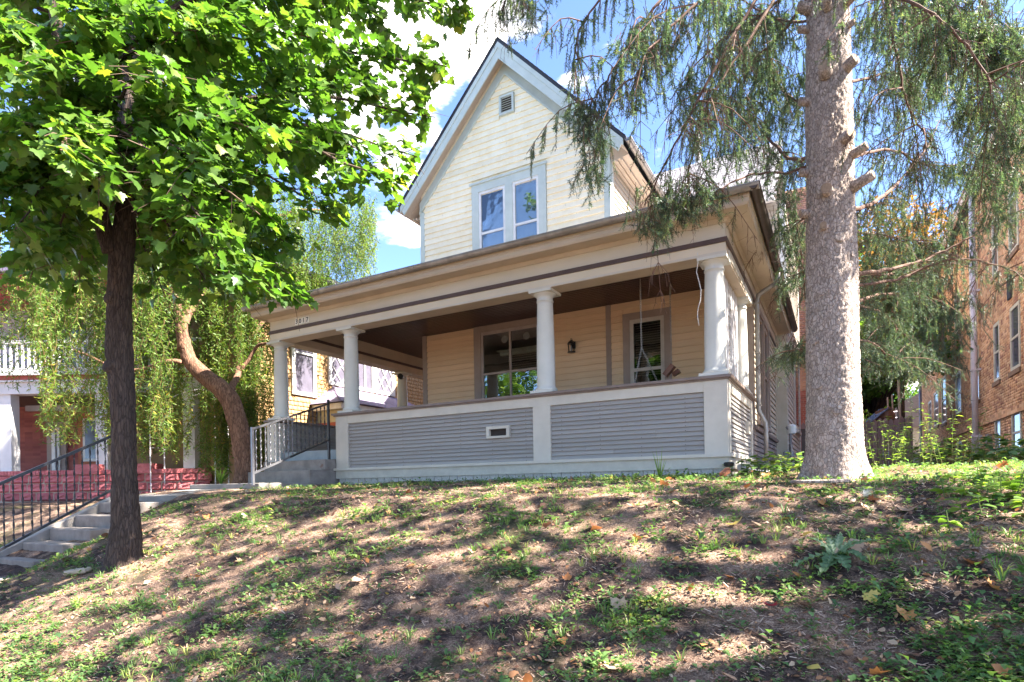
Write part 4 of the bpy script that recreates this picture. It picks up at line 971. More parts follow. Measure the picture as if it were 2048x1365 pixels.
for i in range(9):
    t = (i+.5)/9; yA, yB = yb0+.9*t, yb1-.9*t; n_ = int((yB-yA)/.27)
    for j in range(n_):
        yc = yA+(j+.5)*(yB-yA)/n_; c = Vector((e0, yc, zt0))+dvv*Ls*t+nn*.012
        R3 = Matrix(((0, -dvv.x, nn.x), (1, 0, nn.y), (0, -dvv.z, nn.z)))
        piece('roof_shingle', 'box', shingpurple, nb, c, ((yB-yA)/n_-.012, Ls/9-.006, .014+.006*(j % 2)), R3=R3)
# porch block, turned towards the street corner
U = Vector(RT); U.z = 0; U.normalize(); Vf = Vector(FW); PO = Vector(at(0, 987, 15)); PO.z = 0
def pb(x0, x1, d0, d1, z0, z1, mb=None):
    mb = mb or MB(); c = PO+U*((x0+x1)/2)+Vf*((d0+d1)/2); c.z = (z0+z1)/2
    return mb.obox(c, (U, Vf, (0, 0, 1)), (abs(x1-x0), abs(d1-d0), abs(z1-z0)))
xL, xR = -5.0, 5.2
pb(xL, xR, .05, .4, -.5, .58).build('stone_base_core', mortar, nb)
Mr = Matrix((tuple(U), tuple(Vf), (0, 0, 1))).transposed()
for r_ in range(3):
    x = xL+(.2 if r_ % 2 else 0); 
    while x < xR:
        w_ = .36+.16*((math.sin(x*9.1+r_*3.7)*437.5) % 1); z0 = -.20+r_*.225
        c = PO+U*(x+w_/2)+Vf*.05; c.z = z0+.11
        piece('stone_block', 'rock', pinkstone, nb, c, (w_-.02, .15, .21), R3=Mr); x += w_
x = xL
while x < xR:
    c = PO+U*(x+.04)+Vf*.2; c.z = .525
    piece('coping_brick', 'box', pinkstone, nb, c, (.07, .42, .11), R3=Mr); x += .08
for xa in (1.95, 3.25): 
    pb(xa, xa+.62, -.05, .5, .47, .72).build('pier_cap', pinkstone, nb)
pb(xL, xR, .1, .45, 2.56, 2.86).build('porch_beam', whitepaint, nb); pb(xL, xR, .02, .5, 2.861, 2.9).build('beam_cap', whitepaint, nb); pb(xL, xR, .06, .45, 2.901, 3.02).build('red_band', redpaint, nb)
pb(xL, xR, -.02, .5, 3.021, 3.2).build('balcony_edge', whitepaint, nb); pb(xL, xR, .1, .18, 3.86, 3.93).build('balcony_rail', whitepaint, nb)
for i in range(60):
    xx = xL+.08+i*.155; pb(xx, xx+.055, .11, .165, 3.2, 3.86).build('balcony_baluster', whitepaint, nb)
for xx in (-.12, 2.35, 4.6, -4.5): pb(xx, xx+.3, .15, .42, .5, 2.56).build('porch_post', whitepaint, nb)
pb(xL, xR, 2.4, 2.6, -.3, 3.0).build('front_wall', redbrickflat, nb); pb(xL, xR, 2.401, 2.6, 3.001, 5.4).build('upper_wall', M('pale lilac wall paint', (.45, .42, .45), (.38, .35, .38), rough=.7), nb); pb(xL, xR, .3, 2.4, 2.561, 2.6).build('porch_ceiling', M('brown porch ceiling', (.12, .075, .065), rough=.7), nb)
pb(.1, 1.5, .7, .8, 2.2, 2.35).build('inner_beam', taupe, nb)
for (a, b, c, d, mt_) in ((.3, 1.75, .75, 2.35, M('orange red casing paint', (.42, .13, .06), rough=.6)), (-.62, -.05, .3, 2.1, taupe), (2.4, 3.7, .75, 2.35, MATS['orange red casing paint'])):
    w = pb(a, b, 2.32, 2.395, c, d).build('window', mt_, nb); pb(a+.17, b-.17, 2.28, 2.318, c+.17, d-.17).build('sash', whitevinyl, w); pb(a+.25, b-.25, 2.26, 2.279, c+.25, d-.25).build('pane', pane_n, w); pb((a+b)/2-.02, (a+b)/2+.02, 2.24, 2.259, c+.25, d-.25).build('muntin', whitevinyl, w)
for (a, b) in ((-.6, .8), (1.8, 3.2)):
    w = pb(a, b, 2.3, 2.395, 3.5, 5.4).build('window', whitepaint, nb); pb(a+.18, b-.18, 2.27, 2.299, 3.7, 5.2).build('pane', pane_n, w); pb(a+.18, b-.18, 2.25, 2.269, 4.6, 4.66).build('muntin', whitevinyl, w)
pb(xL, xR+.3, .0, 2.7, 5.42, 5.6).build('upper_eave', redpaint, nb); pb(xL-.1, xR+.4, -.2, 2.9, 5.601, 5.9).build('upper_roof', shingpurple, nb)

# ------------------------------------------------------------------ right: buff brick apartment block
XB = 4.0; YB0, YB1 = 13.5, 38.2
ap = thing('apartment_building', 'three storey buff brick apartment block with cream windows on the right', 'apartment block', (8, 25, 0))
def apw(yc, zc, w_, h_): return (yc-w_/2, yc+w_/2, zc-h_/2, zc+h_/2)
def onX(px, py, X=XB):
    d = RT*(px-1024)/F-UP*(py-CY)/F+FW; return Vector(d*X/d[0])
def w2(pa, pb_, pc, pd):   # left px, right px, top/bottom py at the right edge
    a = onX(pa, pc); b = onX(pb_, pc); q = onX(pb_, pd); return (b.y, a.y, q.z, b.z)
winsB = [w2(2020, 2039, 600, 735), w2(1987, 1999, 640, 760), w2(1941, 1958, 690, 800), w2(1911, 1922, 740, 825), w2(1868, 1877, 780, 850), w2(1883, 1892, 750, 845), w2(1857, 1863, 800, 860)]
winsB += [(a, b, c+3.0, d+3.0) for a, b, c, d in winsB]
winsB += [(a, b, c-2.15, c-1.05) for a, b, c, d in winsB[:5]]
winsB += [(16.2, 17.2, 2.75, 4.4), (16.2, 17.2, 5.75, 7.4), (14.2, 15, 2.75, 4.4)]
MB().box(XB+.02, 15, YB0+.02, YB1-.02, -.4, 9.0).build('wall', mortar, ap)
MB().box(XB-.25, 15.3, YB0-.3, YB1+.3, 9.0, 9.25).build('roof', shingdark, ap)
gutter('gutter', pipem, (XB-.28, YB0-.2, 9.05), (XB-.28, YB1+.3, 9.05), r=.08, parent=ap, outward=(-1, 0, 0))
it = []; bw, bh = .2, .075
rows = int(9.0/bh)
for r_ in range(rows):
    z = r_*bh+bh/2-.2*0
    y = YB0+(bw/2 if r_ % 2 else 0); y = math.floor(y/bw)*bw+(0 if r_ % 2 == 0 else 0)
    while y < YB1-.1:
        yc = y+bw/2+(.0)
        off = bw/2 if r_ % 2 else 0
        yy = yc+off*.0
        if not any(a < yy+off*.5 < b and c < z < d for a, b, c, d in winsB):
            it.append(((XB+.008, yy+(off*.5), z), (bw-.012, .03, bh-.012), math.pi/2))
        y += bw
it.sort(key=lambda t: (0 if (17.5 < t[0][1] and .3 < t[0][2] < 5.5) else 50)+t[0][1])
pieces('brick', 'box', brickm, ap, it)
# band course of upright bricks, sills
MB().box(XB-.035, XB+.02, YB0, YB1, 1.62, 1.86).build('water_table', sandstone, ap)
it = [((XB-.045, YB0+.04+i*.08, 1.74), (.068, .03, .22), math.pi/2) for i in range(int((YB1-YB0)/.08))]
it.sort(key=lambda t: (0 if t[0][1] > 17.5 else 50)+t[0][1])
pieces('soldier_brick', 'box', brickm, ap, it, limit=200)
cw = M('cream sash paint', (.70, .64, .50), rough=.5)
for a, b, c, d in winsB:
    w = MB().box(XB-.015, XB+.03, a, a+.09, c, d).box(XB-.015, XB+.03, b-.09, b, c, d).box(XB-.015, XB+.03, a+.09, b-.09, d-.09, d).box(XB-.015, XB+.03, a+.09, b-.09, c, c+.09).box(XB-.01, XB+.03, a+.09, b-.09, (c+d)/2-.03, (c+d)/2+.03).build('window', cw, ap)
    MB().box(XB+.012, XB+.016, a+.08, b-.08, c+.08, d-.08).build('pane', pane_n, w)
    MB().box(XB-.05, XB+.03, a-.08, b+.08, c-.12, c-.005).build('sill', sandstone, w)
yp = onX(1961, 700).y
dp = MB().tube([(XB-.16, yp, 9.0), (XB-.16, yp, .55)], .085, 12).build('downpipe', pipem, ap, smooth=True)
for z in (8, 5.9, 3.4, 1.3): MB().box(XB-.26, XB+.0, yp-.1, yp+.1, z, z+.06).build('bracket', pipem, dp)
MB().tube([(XB-.12, YB1-.4, 7.5), (XB-.12, YB1-.4, .3)], .07, 10).build('downpipe', M('blue grey pipe', (.3, .32, .5), rough=.4), ap, smooth=True)
mt_ = MB().box(XB-.12, XB-.01, yp-1.5, yp-1.2, .9, 1.3).build('meter_box', taupe, ap)
pl = onX(2022, 575); MB().box(XB-.06, XB-.01, pl.y-.15, pl.y+.15, pl.z-.3, pl.z+.3).build('wall_plaque', shingdark, ap)
MB().box(XB-.3, 15.3, YB0-.4, YB1+.4, 9.26, 9.4).build('parapet', sandstone, ap)
# red and orange brick building behind the house
rbk = thing('rear_brick_building', 'orange over red brick building standing behind the wooden fence side of the house', 'building', (-2, 25, 0))
MB().box(-9, .2, 24.62, 34, -.3, 11).build('wall', mortar, rbk)
it = []
for r_ in range(int(11/.075)):
    for j in range(16):
        it.append(((-3.0+j*.2+(.1 if r_ % 2 else 0)+.1, 24.61, r_*.075+.04), (.188, .03, .063), 0))
lo = [t for t in it if t[0][2] < 3.4]; hi = [t for t in it if t[0][2] >= 3.4]
pieces('brick', 'box', redx, rbk, sorted(lo, key=lambda t: abs(t[0][0]+1.2)), limit=180); pieces('brick', 'box', brickx, rbk, sorted(hi, key=lambda t: abs(t[0][0]+1.2)), limit=110)
MB().box(-9.05, .25, 24.5, 24.59, 5.2, 5.35).build('string_course', sandstone, rbk)

# ------------------------------------------------------------------ fence, planter lamp, garage, car, wires
fn = thing('picket_fence', 'weathered brown dog eared picket fence closing the passage beside the brick block', 'fence', (.8, 23, 0))
fy = 22.4; x = -1.6; i = 0
while x < 2.05:
    h_ = 1.88+.03*math.sin(i*1.7); piece('picket', 'picket', fencem, fn, (x, fy, (h_+.1)/2), (.135, .022, h_-.1+.2)); x += .148; i += 1
for z in (.6, 1.5): MB().box(-1.65, 2.1, fy+.02, fy+.06, z, z+.09).build('rail', fencem, fn)
for xx in (-1.6, .55, 2.0): MB().box(xx, xx+.09, fy+.061, fy+.15, 0, 2.0).build('fence_post', fencem, fn)
gp = thing('gate_post', 'short dark timber post between the house corner and the spruce trunk', 'post', (-.35, 12, 0))
MB().box(-.62, -.50, 13.0, 13.12, 0, 1.0).build('shaft', M('dark old timber', (.09, .065, .06), rough=.9), gp); MB().box(-.63, -.49, 12.99, 13.13, 1.001, 1.03).build('post_cap', MATS['dark old timber'], gp)
bk = thing('barrel_planter', 'tilted wooden barrel bucket on a pole above the picket fence', 'planter', (1.3, 22.6, 2))
c = Vector(at(1772, 835, 19.3)); ax = Vector((.35, 0, -1)).normalized()
MB().tube([c-ax*.28, c, c+ax*.28], [.24, .27, .2], 14).build('barrel', swingm, bk); 
for t in (-.18, .16): MB().tube([c+ax*(t-.015), c+ax*(t+.015)], .262 if t < 0 else .235, 14).build('hoop', ironm, bk)
MB().tube([(c.x, c.y+.1, 0), (c.x, c.y+.1, c.z-.2)], .03, 8).build('pole', fencem, bk)
so = thing('solar_panel', 'slanted blue grey solar panel beside the barrel planter', 'solar panel', (.9, 22.6, 2))
p = Vector(at(1733, 846, 19.3)); q = Vector(at(1768, 818, 19.3)); MB().bar(p, q, .5, .03).build('panel', M('solar cell blue', (.12, .16, .25), rough=.25), so); MB().tube([((p.x+q.x)/2, p.y, 0), ((p.x+q.x)/2, p.y, (p.z+q.z)/2)], .025, 8).build('pole', ironm, so)
pg = thing('pergola_post', 'bare pale timber poles rising behind the fence', 'posts', (1.8, 23, 0))
for (px, y0_) in ((1797, 760), (1784, 790), (1775, 795)): 
    t = Vector(at(px, y0_, 19.6)); MB().tube([(t.x+.06, t.y, 0), (t.x, t.y, t.z)], .04 if px > 1790 else .025, 8).build('pole', M('pale pole wood', (.45, .33, .24), rough=.8), pg)
gr_ = thing('garage', 'pale garage with lapped siding glimpsed past the fence', 'garage', (5, 40, 0))
MB().box(.5, 9, 41, 46, 0, 3.1).build('wall', garagem, gr_); pieces('siding_board', 'wedge', garagem, gr_, boards(.5, 6, 0, 3.0, .2, 41, None)); MB().prism([(.2, 3.0), (4.75, 5.2), (9.3, 3.0)], 'y', 40.6, 46.4).build('roof', shinglight, gr_)
cr_ = thing('parked_car', 'white car parked in the alley behind the weeds, mostly hidden', 'car', (3, 34, 0))
mb = MB(); mb.prism([(0, .35), (0, .8), (.9, .95), (1.5, 1.4), (3.0, 1.42), (3.6, .98), (4.3, .85), (4.35, .35)], 'y', 33, 34.7)
b_ = mb.build('body', M('white car paint', (.75, .76, .8), rough=.2, spec=.7), cr_, bevel=.06)
mb = MB(); mb.prism([(1.1, .98), (1.55, 1.33), (2.95, 1.35), (3.4, 1.0)], 'y', 32.99, 34.71); mb.build('side_window', MATS['dark violet glass'], cr_)
for xx in (.85, 3.45):
    for yy_ in (33.05, 34.65):
        w = MB().tube([(xx, yy_-.1, .32), (xx, yy_+.1, .32)], .32, 18).build('wheel', blackm, cr_); MB().tube([(xx, yy_-.11, .32), (xx, yy_+.11, .32)], .17, 12).build('rim', gutterm, w)
for i, (pa_, pb2) in enumerate((((1722, 819), (1850, 812)), ((1722, 832), (1850, 824)))):
    a = Vector(at(*pa_, 30)); b = Vector(at(*pb2, 36)); a = a-(b-a)*.4
    b = b+(b-a)*.02
    mb = MB().tube([a.lerp(b, t)-Vector((0, 0, .25*math.sin(math.pi*t))) for t in np.linspace(0, 1, 9)], .025, 5); o = mb.build('utility_wire', pipem)
    tag(o, ('upper' if i == 0 else 'lower')+' of two pale utility wires crossing behind the fence', 'wire', 'utility wires')
gm = thing('gas_meter', 'grey gas meter and pipes against the side wall near the gate post', 'gas meter', (-.9, 13.5, .2))
MB().box(-1.02, -.82, 13.9, 14.15, .15, .65).build('meter_body', M('meter grey', (.25, .26, .28), rough=.4), gm, bevel=.02)
MB().tube([(-.9, 14.3, .1), (-.9, 14.3, 1.1), (-.98, 14.3, 1.2)], .03, 8).build('pipe', ironlitpipe, gm); MB().tube([(-.85, 13.7, .0), (-.85, 13.7, .75), (-.85, 14.0, .75)], .022, 8).build('pipe', gutterm, gm)
MB().lathe([(.09, 0), (.1, .05), (.1, .16), (.05, .2)], (-.88, 14.35, 1.05), 12).build('dome', whitevinyl, gm)
for k in range(3):
    y = 13.5+.3*k; MB().tube([(-.95, y, .1), (-.8, y-.1, .5), (-.7, y-.2, .25), (-.6, y-.1, .05)], .012, 6).build('cable_loop', blackm, gm)

# ------------------------------------------------------------------ trees
def limb(mb, pts, r0, r1, n=8, sub=6, jit=0.0):
    pts = [Vector(p) for p in pts]; out = []; m = len(pts)
    for i in range(m-1):
        p0 = pts[max(i-1, 0)]; p1 = pts[i]; p2 = pts[i+1]; p3 = pts[min(i+2, m-1)]
        for k in range(sub):
            t = k/sub; t2 = t*t; t3 = t2*t
            out.append(.5*((2*p1)+(-p0+p2)*t+(2*p0-5*p1+4*p2-p3)*t2+(-p0+3*p1-3*p2+p3)*t3)+Vector((random.uniform(-jit, jit), random.uniform(-jit, jit), random.uniform(-jit, jit))))
    out.append(pts[-1]); L_ = len(out)
    mb.tube(out, [r0+(r1-r0)*(i/(L_-1))**.8 for i in range(L_)], n); return out
def trunkmesh(name, mat, parent, path, rads, seg=56, step=.02, amp=.02, flare=None, knots=()):
    """bark covered trunk: rings displaced by plate relief"""
    path = [Vector(p) for p in path]; Ls = [0]
    for a, b in zip(path[:-1], path[1:]): Ls.append(Ls[-1]+(b-a).length)
    S = np.arange(0, Ls[-1], step); px = np.array([tuple(p) for p in path])
    C = np.stack([np.interp(S, Ls, px[:, k]) for k in range(3)], 1)
    k_ = np.ones(9)/9
    for c in range(3): C[4:-4, c] = np.convolve(C[:, c], k_, 'same')[4:-4]
    rr = np.interp(S, Ls, rads); V = []
    for i, s in enumerate(S):
        d = Vector(C[min(i+1, len(S)-1)]-C[max(i-1, 0)]).normalized(); u = d.cross(Vector((0, 1, .02))).normalized(); w = d.cross(u)
        for k in range(seg):
            a = 2*math.pi*k/seg; r = rr[i]; q = Vector((math.cos(a)*r*7, math.sin(a)*r*7, s*2.2))
            h = noise.noise(q*2.2)*.5+noise.noise(q*5)*.35
            w1 = noise.noise(q*3.1)*.9; dd = noise.voronoi(Vector((math.cos(a)*r*34+w1, math.sin(a)*r*34, s*(17 if amp > .014 else 6)+w1)))[0]; h2 = min(dd[1]-dd[0], .35)/.35
            rad = r+amp*(.6*h+.75*h2-.5)+r*.06*noise.noise(Vector((math.cos(a)*1.5, math.sin(a)*1.5, s*.9)))
            if flare: rad += flare[0]*max(0, 1-s/flare[1])**2*(1+.5*math.sin(a*4+1)+.3*math.sin(a*7))
            V.append(Vector(C[i])+(u*math.cos(a)+w*math.sin(a))*rad)
    T = []
    n = len(S)
    for i in range(n-1):
        for k in range(seg):
            k2 = (k+1) % seg; a, b, c, d = i*seg+k, i*seg+k2, (i+1)*seg+k2, (i+1)*seg+k; T += [(a, b, c), (a, c, d)]
    return npobj(name, np.array([tuple(v) for v in V]), np.array(T), mat, parent, smooth=True)
# maple leaf outline: five pointed lobes with folded blade
MLh = [(.30, -.09), (.33, .06), (.56, .12), (.50, .28), (.62, .46), (.34, .47), (.27, .72), (.13, .80)]
MLp = [(0, .03)]+MLh+[(0, 1.02)]+[(-x, y) for x, y in MLh[::-1]]
MLv = np.array([(x, y-.0, .22*abs(x)-.18*y*y) for x, y in MLp]+[(0, .35, -.03)]); ci = len(MLp)
MLt = np.array([(ci, i, (i+1) % ci) for i in range(ci)])

# ---- maple
mp_ = thing('maple_tree', 'green leafed maple with dark knobbly trunk growing out of the bank', 'tree', tuple(at(240, 1125, 6.05)))
tp = [at(246, 1185, 6.05), at(248, 1130, 6.05), at(252, 1050, 6.05), at(249, 960, 6.05), at(248, 850, 6.05), at(242, 760, 6.05), at(238, 700, 6.05), at(238, 600, 6.05), at(243, 500, 6.05), at(246, 460, 6.05)]
tr_m = [.24, .17, .13, .114, .110, .118, .122, .108, .114, .12]
trunkmesh('trunk', barkmaple, mp_, tp, tr_m, seg=48, step=.025, amp=.013, flare=(.13, .42))
mb = MB(); leaders = []
leaders.append(limb(mb, [at(246, 480, 6.05), at(256, 380, 6.05), at(262, 250, 6.1), at(262, 110, 6.15), at(285, 20, 6.2), at(330, -120, 6.2), at(350, -300, 6.3)], .105, .045, 12))
mb.build('leader', barkmaple, mp_, smooth=True); mb = MB()
leaders.append(limb(mb, [at(224, 505, 6.0), at(203, 440, 5.9), at(180, 330, 5.7), at(150, 230, 5.5), at(125, 130, 5.3), at(105, 0, 5.1), at(80, -150, 5)], .09, .035, 12))
mb.build('leader', barkmaple, mp_, smooth=True); mb = MB()
leaders.append(limb(mb, [at(262, 330, 6.05), at(235, 200, 6.3), at(205, 80, 6.6), at(190, -60, 6.9), at(180, -250, 7)], .075, .03, 10)); mb.build('leader', barkmaple, mp_, smooth=True)
for (c, r1, d) in (((222, 600), .07, -1), ((222, 735), .085, -1)):
    p0 = Vector(at(c[0]+16, c[1]+6, 6.05)); mb = MB(); q = Vector(at(c[0]-6, c[1]-6, 5.94)); mb.tube([p0, p0.lerp(q, .5), q, q+(q-p0)*.12], [r1*1.1, r1*1.05, r1*.9, r1*.45], 14); mb.build('knot', barkmaple, mp_, smooth=True)
tips = [(100, 540, 5.4), (20, 520, 6.2), (330, 590, 6.6), (600, 600, 5.6), (480, 600, 6.0), (410, 560, 5.6), (160, 560, 6.6), # limb end points round the crown, as image pixels with depths
 (900, 135, 6.3), (870, 235, 6.0), (835, 315, 5.8), (790, 40, 6.8), (935, 30, 6.9), (720, 300, 5.6), (760, 180, 6.6), (640, 330, 6.8), (560, 590, 5.3), (470, 560, 5.0), (590, 500, 5.6), (520, 430, 5.1), (430, 470, 4.6), (660, 420, 5.4), (780, 360, 5.3),
 (300, 300, 4.6), (400, 330, 4.5), (520, 260, 4.6), (330, 150, 4.5), (200, 360, 4.4), (120, 300, 4.2), (60, 250, 4.6), (30, 460, 5.0), (130, 500, 6.4), (-60, 420, 5.0), (60, 380, 6.5), (-150, 300, 5.5), (-220, 180, 6), (340, 540, 6.6), (60, 560, 7.0), (200, 530, 7.4), (420, 520, 7.6),
 (60, 110, 4.4), (-40, 60, 5), (150, 60, 4.6), (250, 30, 4.8), (400, 60, 5), (520, 80, 5.2), (640, 80, 5.4), (700, -40, 6), (600, -120, 6), (450, -150, 6), (300, -200, 6.5), (100, -200, 6), (-120, -100, 6), (850, -120, 7), (760, -260, 7), (560, -320, 6.5), (350, -420, 6.5), (120, -400, 6.5), (-100, -300, 6.5),
 (600, 200, 7.6), (480, 180, 8), (350, 250, 8), (200, 180, 8.2), (60, 200, 8), (-60, 250, 8), (700, 120, 8), (120, 360, 8.3), (320, 400, 8), (540, 380, 7.8), (450, 40, 8), (260, 60, 8.4), (80, 20, 8), (620, 0, 8), (820, 0, 7.5), (-250, 50, 7), (0, -250, 8), (300, -300, 8.5), (600, -250, 8.3)]
mbL = MB(); tw = MB(); LP = []; LD = []
for ti, (px, py, D) in enumerate(tips):
    e = Vector(at(px, py, D)); best = None
    for ld in leaders:
        for p in ld[13:]:
            c = (e-p).length+.9*abs((p.z-(e.z-.15*(e-p).length)))
            if best is None or c < best[0]: best = (c, p)
    s = best[1]; mid = s.lerp(e, .5)+Vector((0, 0, .12*(e-s).length)); L_ = (e-s).length
    pts = limb(mbL if ti % 3 else tw, [s, mid, e], .012+.009*L_, .005, 6, sub=8, jit=.012)
    nt_ = int(9+L_*9)
    for k in range(nt_):
        t = .22+.78*(k+random.random())/nt_; p = pts[min(int(t*(len(pts)-1)), len(pts)-2)]
        d = (pts[-1]-pts[0]).normalized(); r = Vector(rng.normal(size=3)); r.z *= .35; r = (r.normalized()+d*.7).normalized()
        l = random.uniform(.22, .55)*(1.15-.4*t); q = p+r*l+Vector((0, 0, -.25*l*l-.05))
        tw.tube([p, p.lerp(q, .5)+Vector((0, 0, .03)), q], [.004, .003, .002], 3, cap=False)
        for j in range(int(8+l*16)):
            u = .15+.85*random.random(); LP.append(p.lerp(q, u)+Vector(rng.normal(size=3))*.045); LD.append(r)
mbL.build('limbs', barkmaple, mp_, kind='stuff'); tw.build('twigs', twigmaple, mp_, kind='stuff')
LP = np.array([tuple(p) for p in LP]); LD = np.array([tuple(p) for p in LD]); n = len(LP)
vx, vy, vD = view(LP)
# leaves culled by image pixel and depth: crown outline, sky gap, clear trunk
lim = np.interp(vy, [-50, 0, 60, 90, 150, 235, 300, 400, 430, 520, 620, 700], [985, 960, 930, 875, 905, 860, 835, 800, 730, 640, 620, 560])
keep = (vx < lim) & ((vy < 605) | (vx > 1000)) & ~((vx > 690) & (vx < 790) & (vy > 250) & (vy < 345) & (rng.random(n) < .55)) & (vD > 3.2)
keep &= ~((np.abs(vx-238) < 46) & (vy > 395) & (vD < 6.4)) & ~((np.abs(vx-252) < 26) & (vy > 60) & (vD < 6.2) & (rng.random(n) < .85))
keep &= ~((vy > 520) & (vx < 330) & (rng.random(n) < .35)) & ~((vD > 6.7) & (rng.random(n) < .28)) & ~((vy > 330) & (vx > 260) & (vx < 420) & (rng.random(n) < .15))
LP, LD, vx, vy, vD = LP[keep], LD[keep], vx[keep], vy[keep], vD[keep]; n = len(LP)
tipd = LD*np.array([1, 1, .3])+rdir(n)*.75+np.array([0, 0, -.42])
nm = np.array([0, 0, 1.0])+rdir(n)*.55+LD*.35
xx_ = np.cross(tipd, nm); Rm = frames(xx_, nm); 
tip_ = tipd/np.linalg.norm(tipd, axis=1, keepdims=True); z_ = np.cross(xx_/np.linalg.norm(xx_, axis=1, keepdims=True), tip_); Rm = np.stack([xx_/np.linalg.norm(xx_, axis=1, keepdims=True), tip_, z_], 1)
sz = rng.uniform(.07, .122, n); tn = np.clip(rng.beta(2, 2.4, n)+.25*np.maximum(0, (vx-600)/400)*(rng.random(n) < .5), 0, 1)
inview = (vx > 0) & (vx < 2048) & (vy > 0) & (vy < 1365)
order = np.argsort(np.where(inview, vD/sz, 1e9)); big = order[:300]; rest = order[300:]
scatter('crown', MLv, MLt, LP[rest], Rm[rest], sz[rest], maplem, mp_, tn[rest])
lm = []
for k in range(4):
    v = MLv.copy(); v[:, 2] += .08*np.sin(v[:, 0]*5+k)+.05*k*v[:, 0]; me = npmesh('leaf', v, MLt); me.materials.append(maplem1); lm.append(me)
ip = inv(mp_)
for i in big:
    o = bpy.data.objects.new('leaf', lm[i % 4]); COL.objects.link(o); o.parent = mp_
    mt_ = Matrix(Rm[i].T.tolist()).to_4x4(); mt_ = Matrix.Translation(LP[i].tolist()) @ mt_ @ Matrix.Scale(float(sz[i]), 4); o.matrix_basis = ip @ mt_
print('maple leaves', n)

# ---- willow
wb = Vector(at(492, 965, 12.2)); wl = thing('willow_tree', 'curly leafed weeping willow leaning between the two houses', 'tree', tuple(wb))
Dw = 12.2
tpw = [at(492, 975, Dw), at(491, 930, Dw), at(480, 860, Dw), at(462, 800, Dw), at(440, 775, Dw), at(405, 750, Dw), at(378, 722, Dw), at(366, 680, Dw)]
trunkmesh('trunk', barkwillow, wl, tpw, [.24, .20, .19, .195, .18, .165, .14, .12], seg=40, step=.03, amp=.016, flare=(.08, .3))
mb = MB(); wls = []
cw_ = Vector((-12.5, 8.6, 4)); 
for (pts, r) in ((((370, 700, Dw), (362, 640, Dw), (352, 600, 12.3), (330, 520, 12.6), (290, 430, 13)), .14), (((366, 650, Dw), (395, 600, 12.6), (450, 540, 13.4), (520, 450, 14.5)), .10), (((455, 795, Dw), (478, 740, 13), (492, 690, 13.6), (560, 600, 15), (640, 470, 16.5)), .08), (((380, 725, Dw), (330, 725, 12), (250, 740, 12), (150, 700, 12.2)), .06), (((352, 600, 12.3), (250, 520, 12.4), (130, 470, 12.6)), .07), (((520, 450, 14.5), (600, 420, 16), (690, 430, 17)), .06), (((478, 745, 13), (520, 690, 13), (560, 700, 12.6)), .05)):
    wls.append(limb(mb, [at(*p) for p in pts], r, r*.35, 9, jit=.02))
mb.build('limbs', barkwillow, wl, smooth=True)
# hanging strands
tw = MB(); WP = []; WT = []
ns = 0; tries = 0
CLP = [(random.uniform(0, 2*math.pi), math.sqrt(random.random())) for _ in range(125)]
while ns < 1500 and tries < 20000:
    tries += 1
    a, r = random.choice(CLP); a += random.gauss(0, .05); r = min(1, max(0, r+random.gauss(0, .035))); x = -12.55+3.7*r*math.cos(a); y = 8.9+4.6*r*math.sin(a)
    zt_ = 3.0+5.0*math.sqrt(max(0, 1-r*r))-random.uniform(0, 1.6)*(1 if r < .8 else .4)
    if x > -10.75 and y > 7.2: continue
    if x > -10.2: continue
    if x < XN+.25 and y > 9.3: continue
    L_ = random.uniform(.8, 3.0)
    if random.random() < .45: zt_ = random.uniform(1.6, max(2.1, zt_))
    zl = zt_-L_
    px, py, D = view(np.array([x, y, max(zl, .4)]))
    floor_ = .7 if 270 < px < 400 else .35 if 270 < px < 540 else (1.0 if px > 80 else 2.2)
    if 60 < px < 210 and random.random() < .35: continue
    if px < 60 and random.random() < .7: continue
    if zl < floor_: zl = floor_+random.uniform(0, .7)
    if 400 < px < 560 and random.random() < .5: zl = random.uniform(.2, .9)
    if 345 < px < 520 and D < 12.75 and zl < 3.0: continue
    if 572 < px < 900 and zl < 3.9: zl = 3.9
    if zt_-zl < .3: continue
    ns += 1
    ph = random.uniform(0, 6); w_ = random.uniform(.02, .06); n_ = int((zt_-zl)/.05)+2; P_ = []
    for k in range(n_):
        t = k/(n_-1); z = zt_+(zl-zt_)*t; arc_ = .35*(1-t)**2
        P_.append(Vector((x+w_*math.sin(ph+k*.55)-arc_*math.cos(a)*.5, y+w_*math.cos(ph*1.3+k*.5)-arc_*math.sin(a)*.5, z)))
    tw.tube(P_[::2] if len(P_) > 4 else P_, .004, 3, cap=False)
    tnt = random.random()
    for k in range(n_):
        for j in range(2): WP.append(P_[k]+Vector((random.uniform(-.03, .03), random.uniform(-.03, .03), random.uniform(-.02, .02)))); WT.append(tnt)
for _ in range(330):
    p = Vector(at(random.uniform(520, 750), random.triangular(375, 520, 400), random.uniform(15.4, 17.3)))
    if p.x > -10.8 or p.x < XN+.3: continue
    ph = random.uniform(0, 6); L_ = random.uniform(.6, 2.4)*(1 if p.z > 5.5 else .6); n_ = int(L_/.05)
    P_ = [p+Vector((.05*math.sin(ph+k*.5), .05*math.cos(ph+k*.45), -k*.05)) for k in range(n_)]
    tw.tube(P_[::3] if n_ > 8 else P_, .004, 3, cap=False)
    for q in P_:
        for j in range(2): WP.append(q+Vector((random.uniform(-.04, .04), random.uniform(-.04, .04), 0))); WT.append(.55+.4*random.random())
tw.build('strands', M('willow twig', (.20, .13, .05), rough=.8), wl, kind='stuff')
WP = np.array([tuple(p) for p in WP]); n = len(WP); WT = np.array(WT)
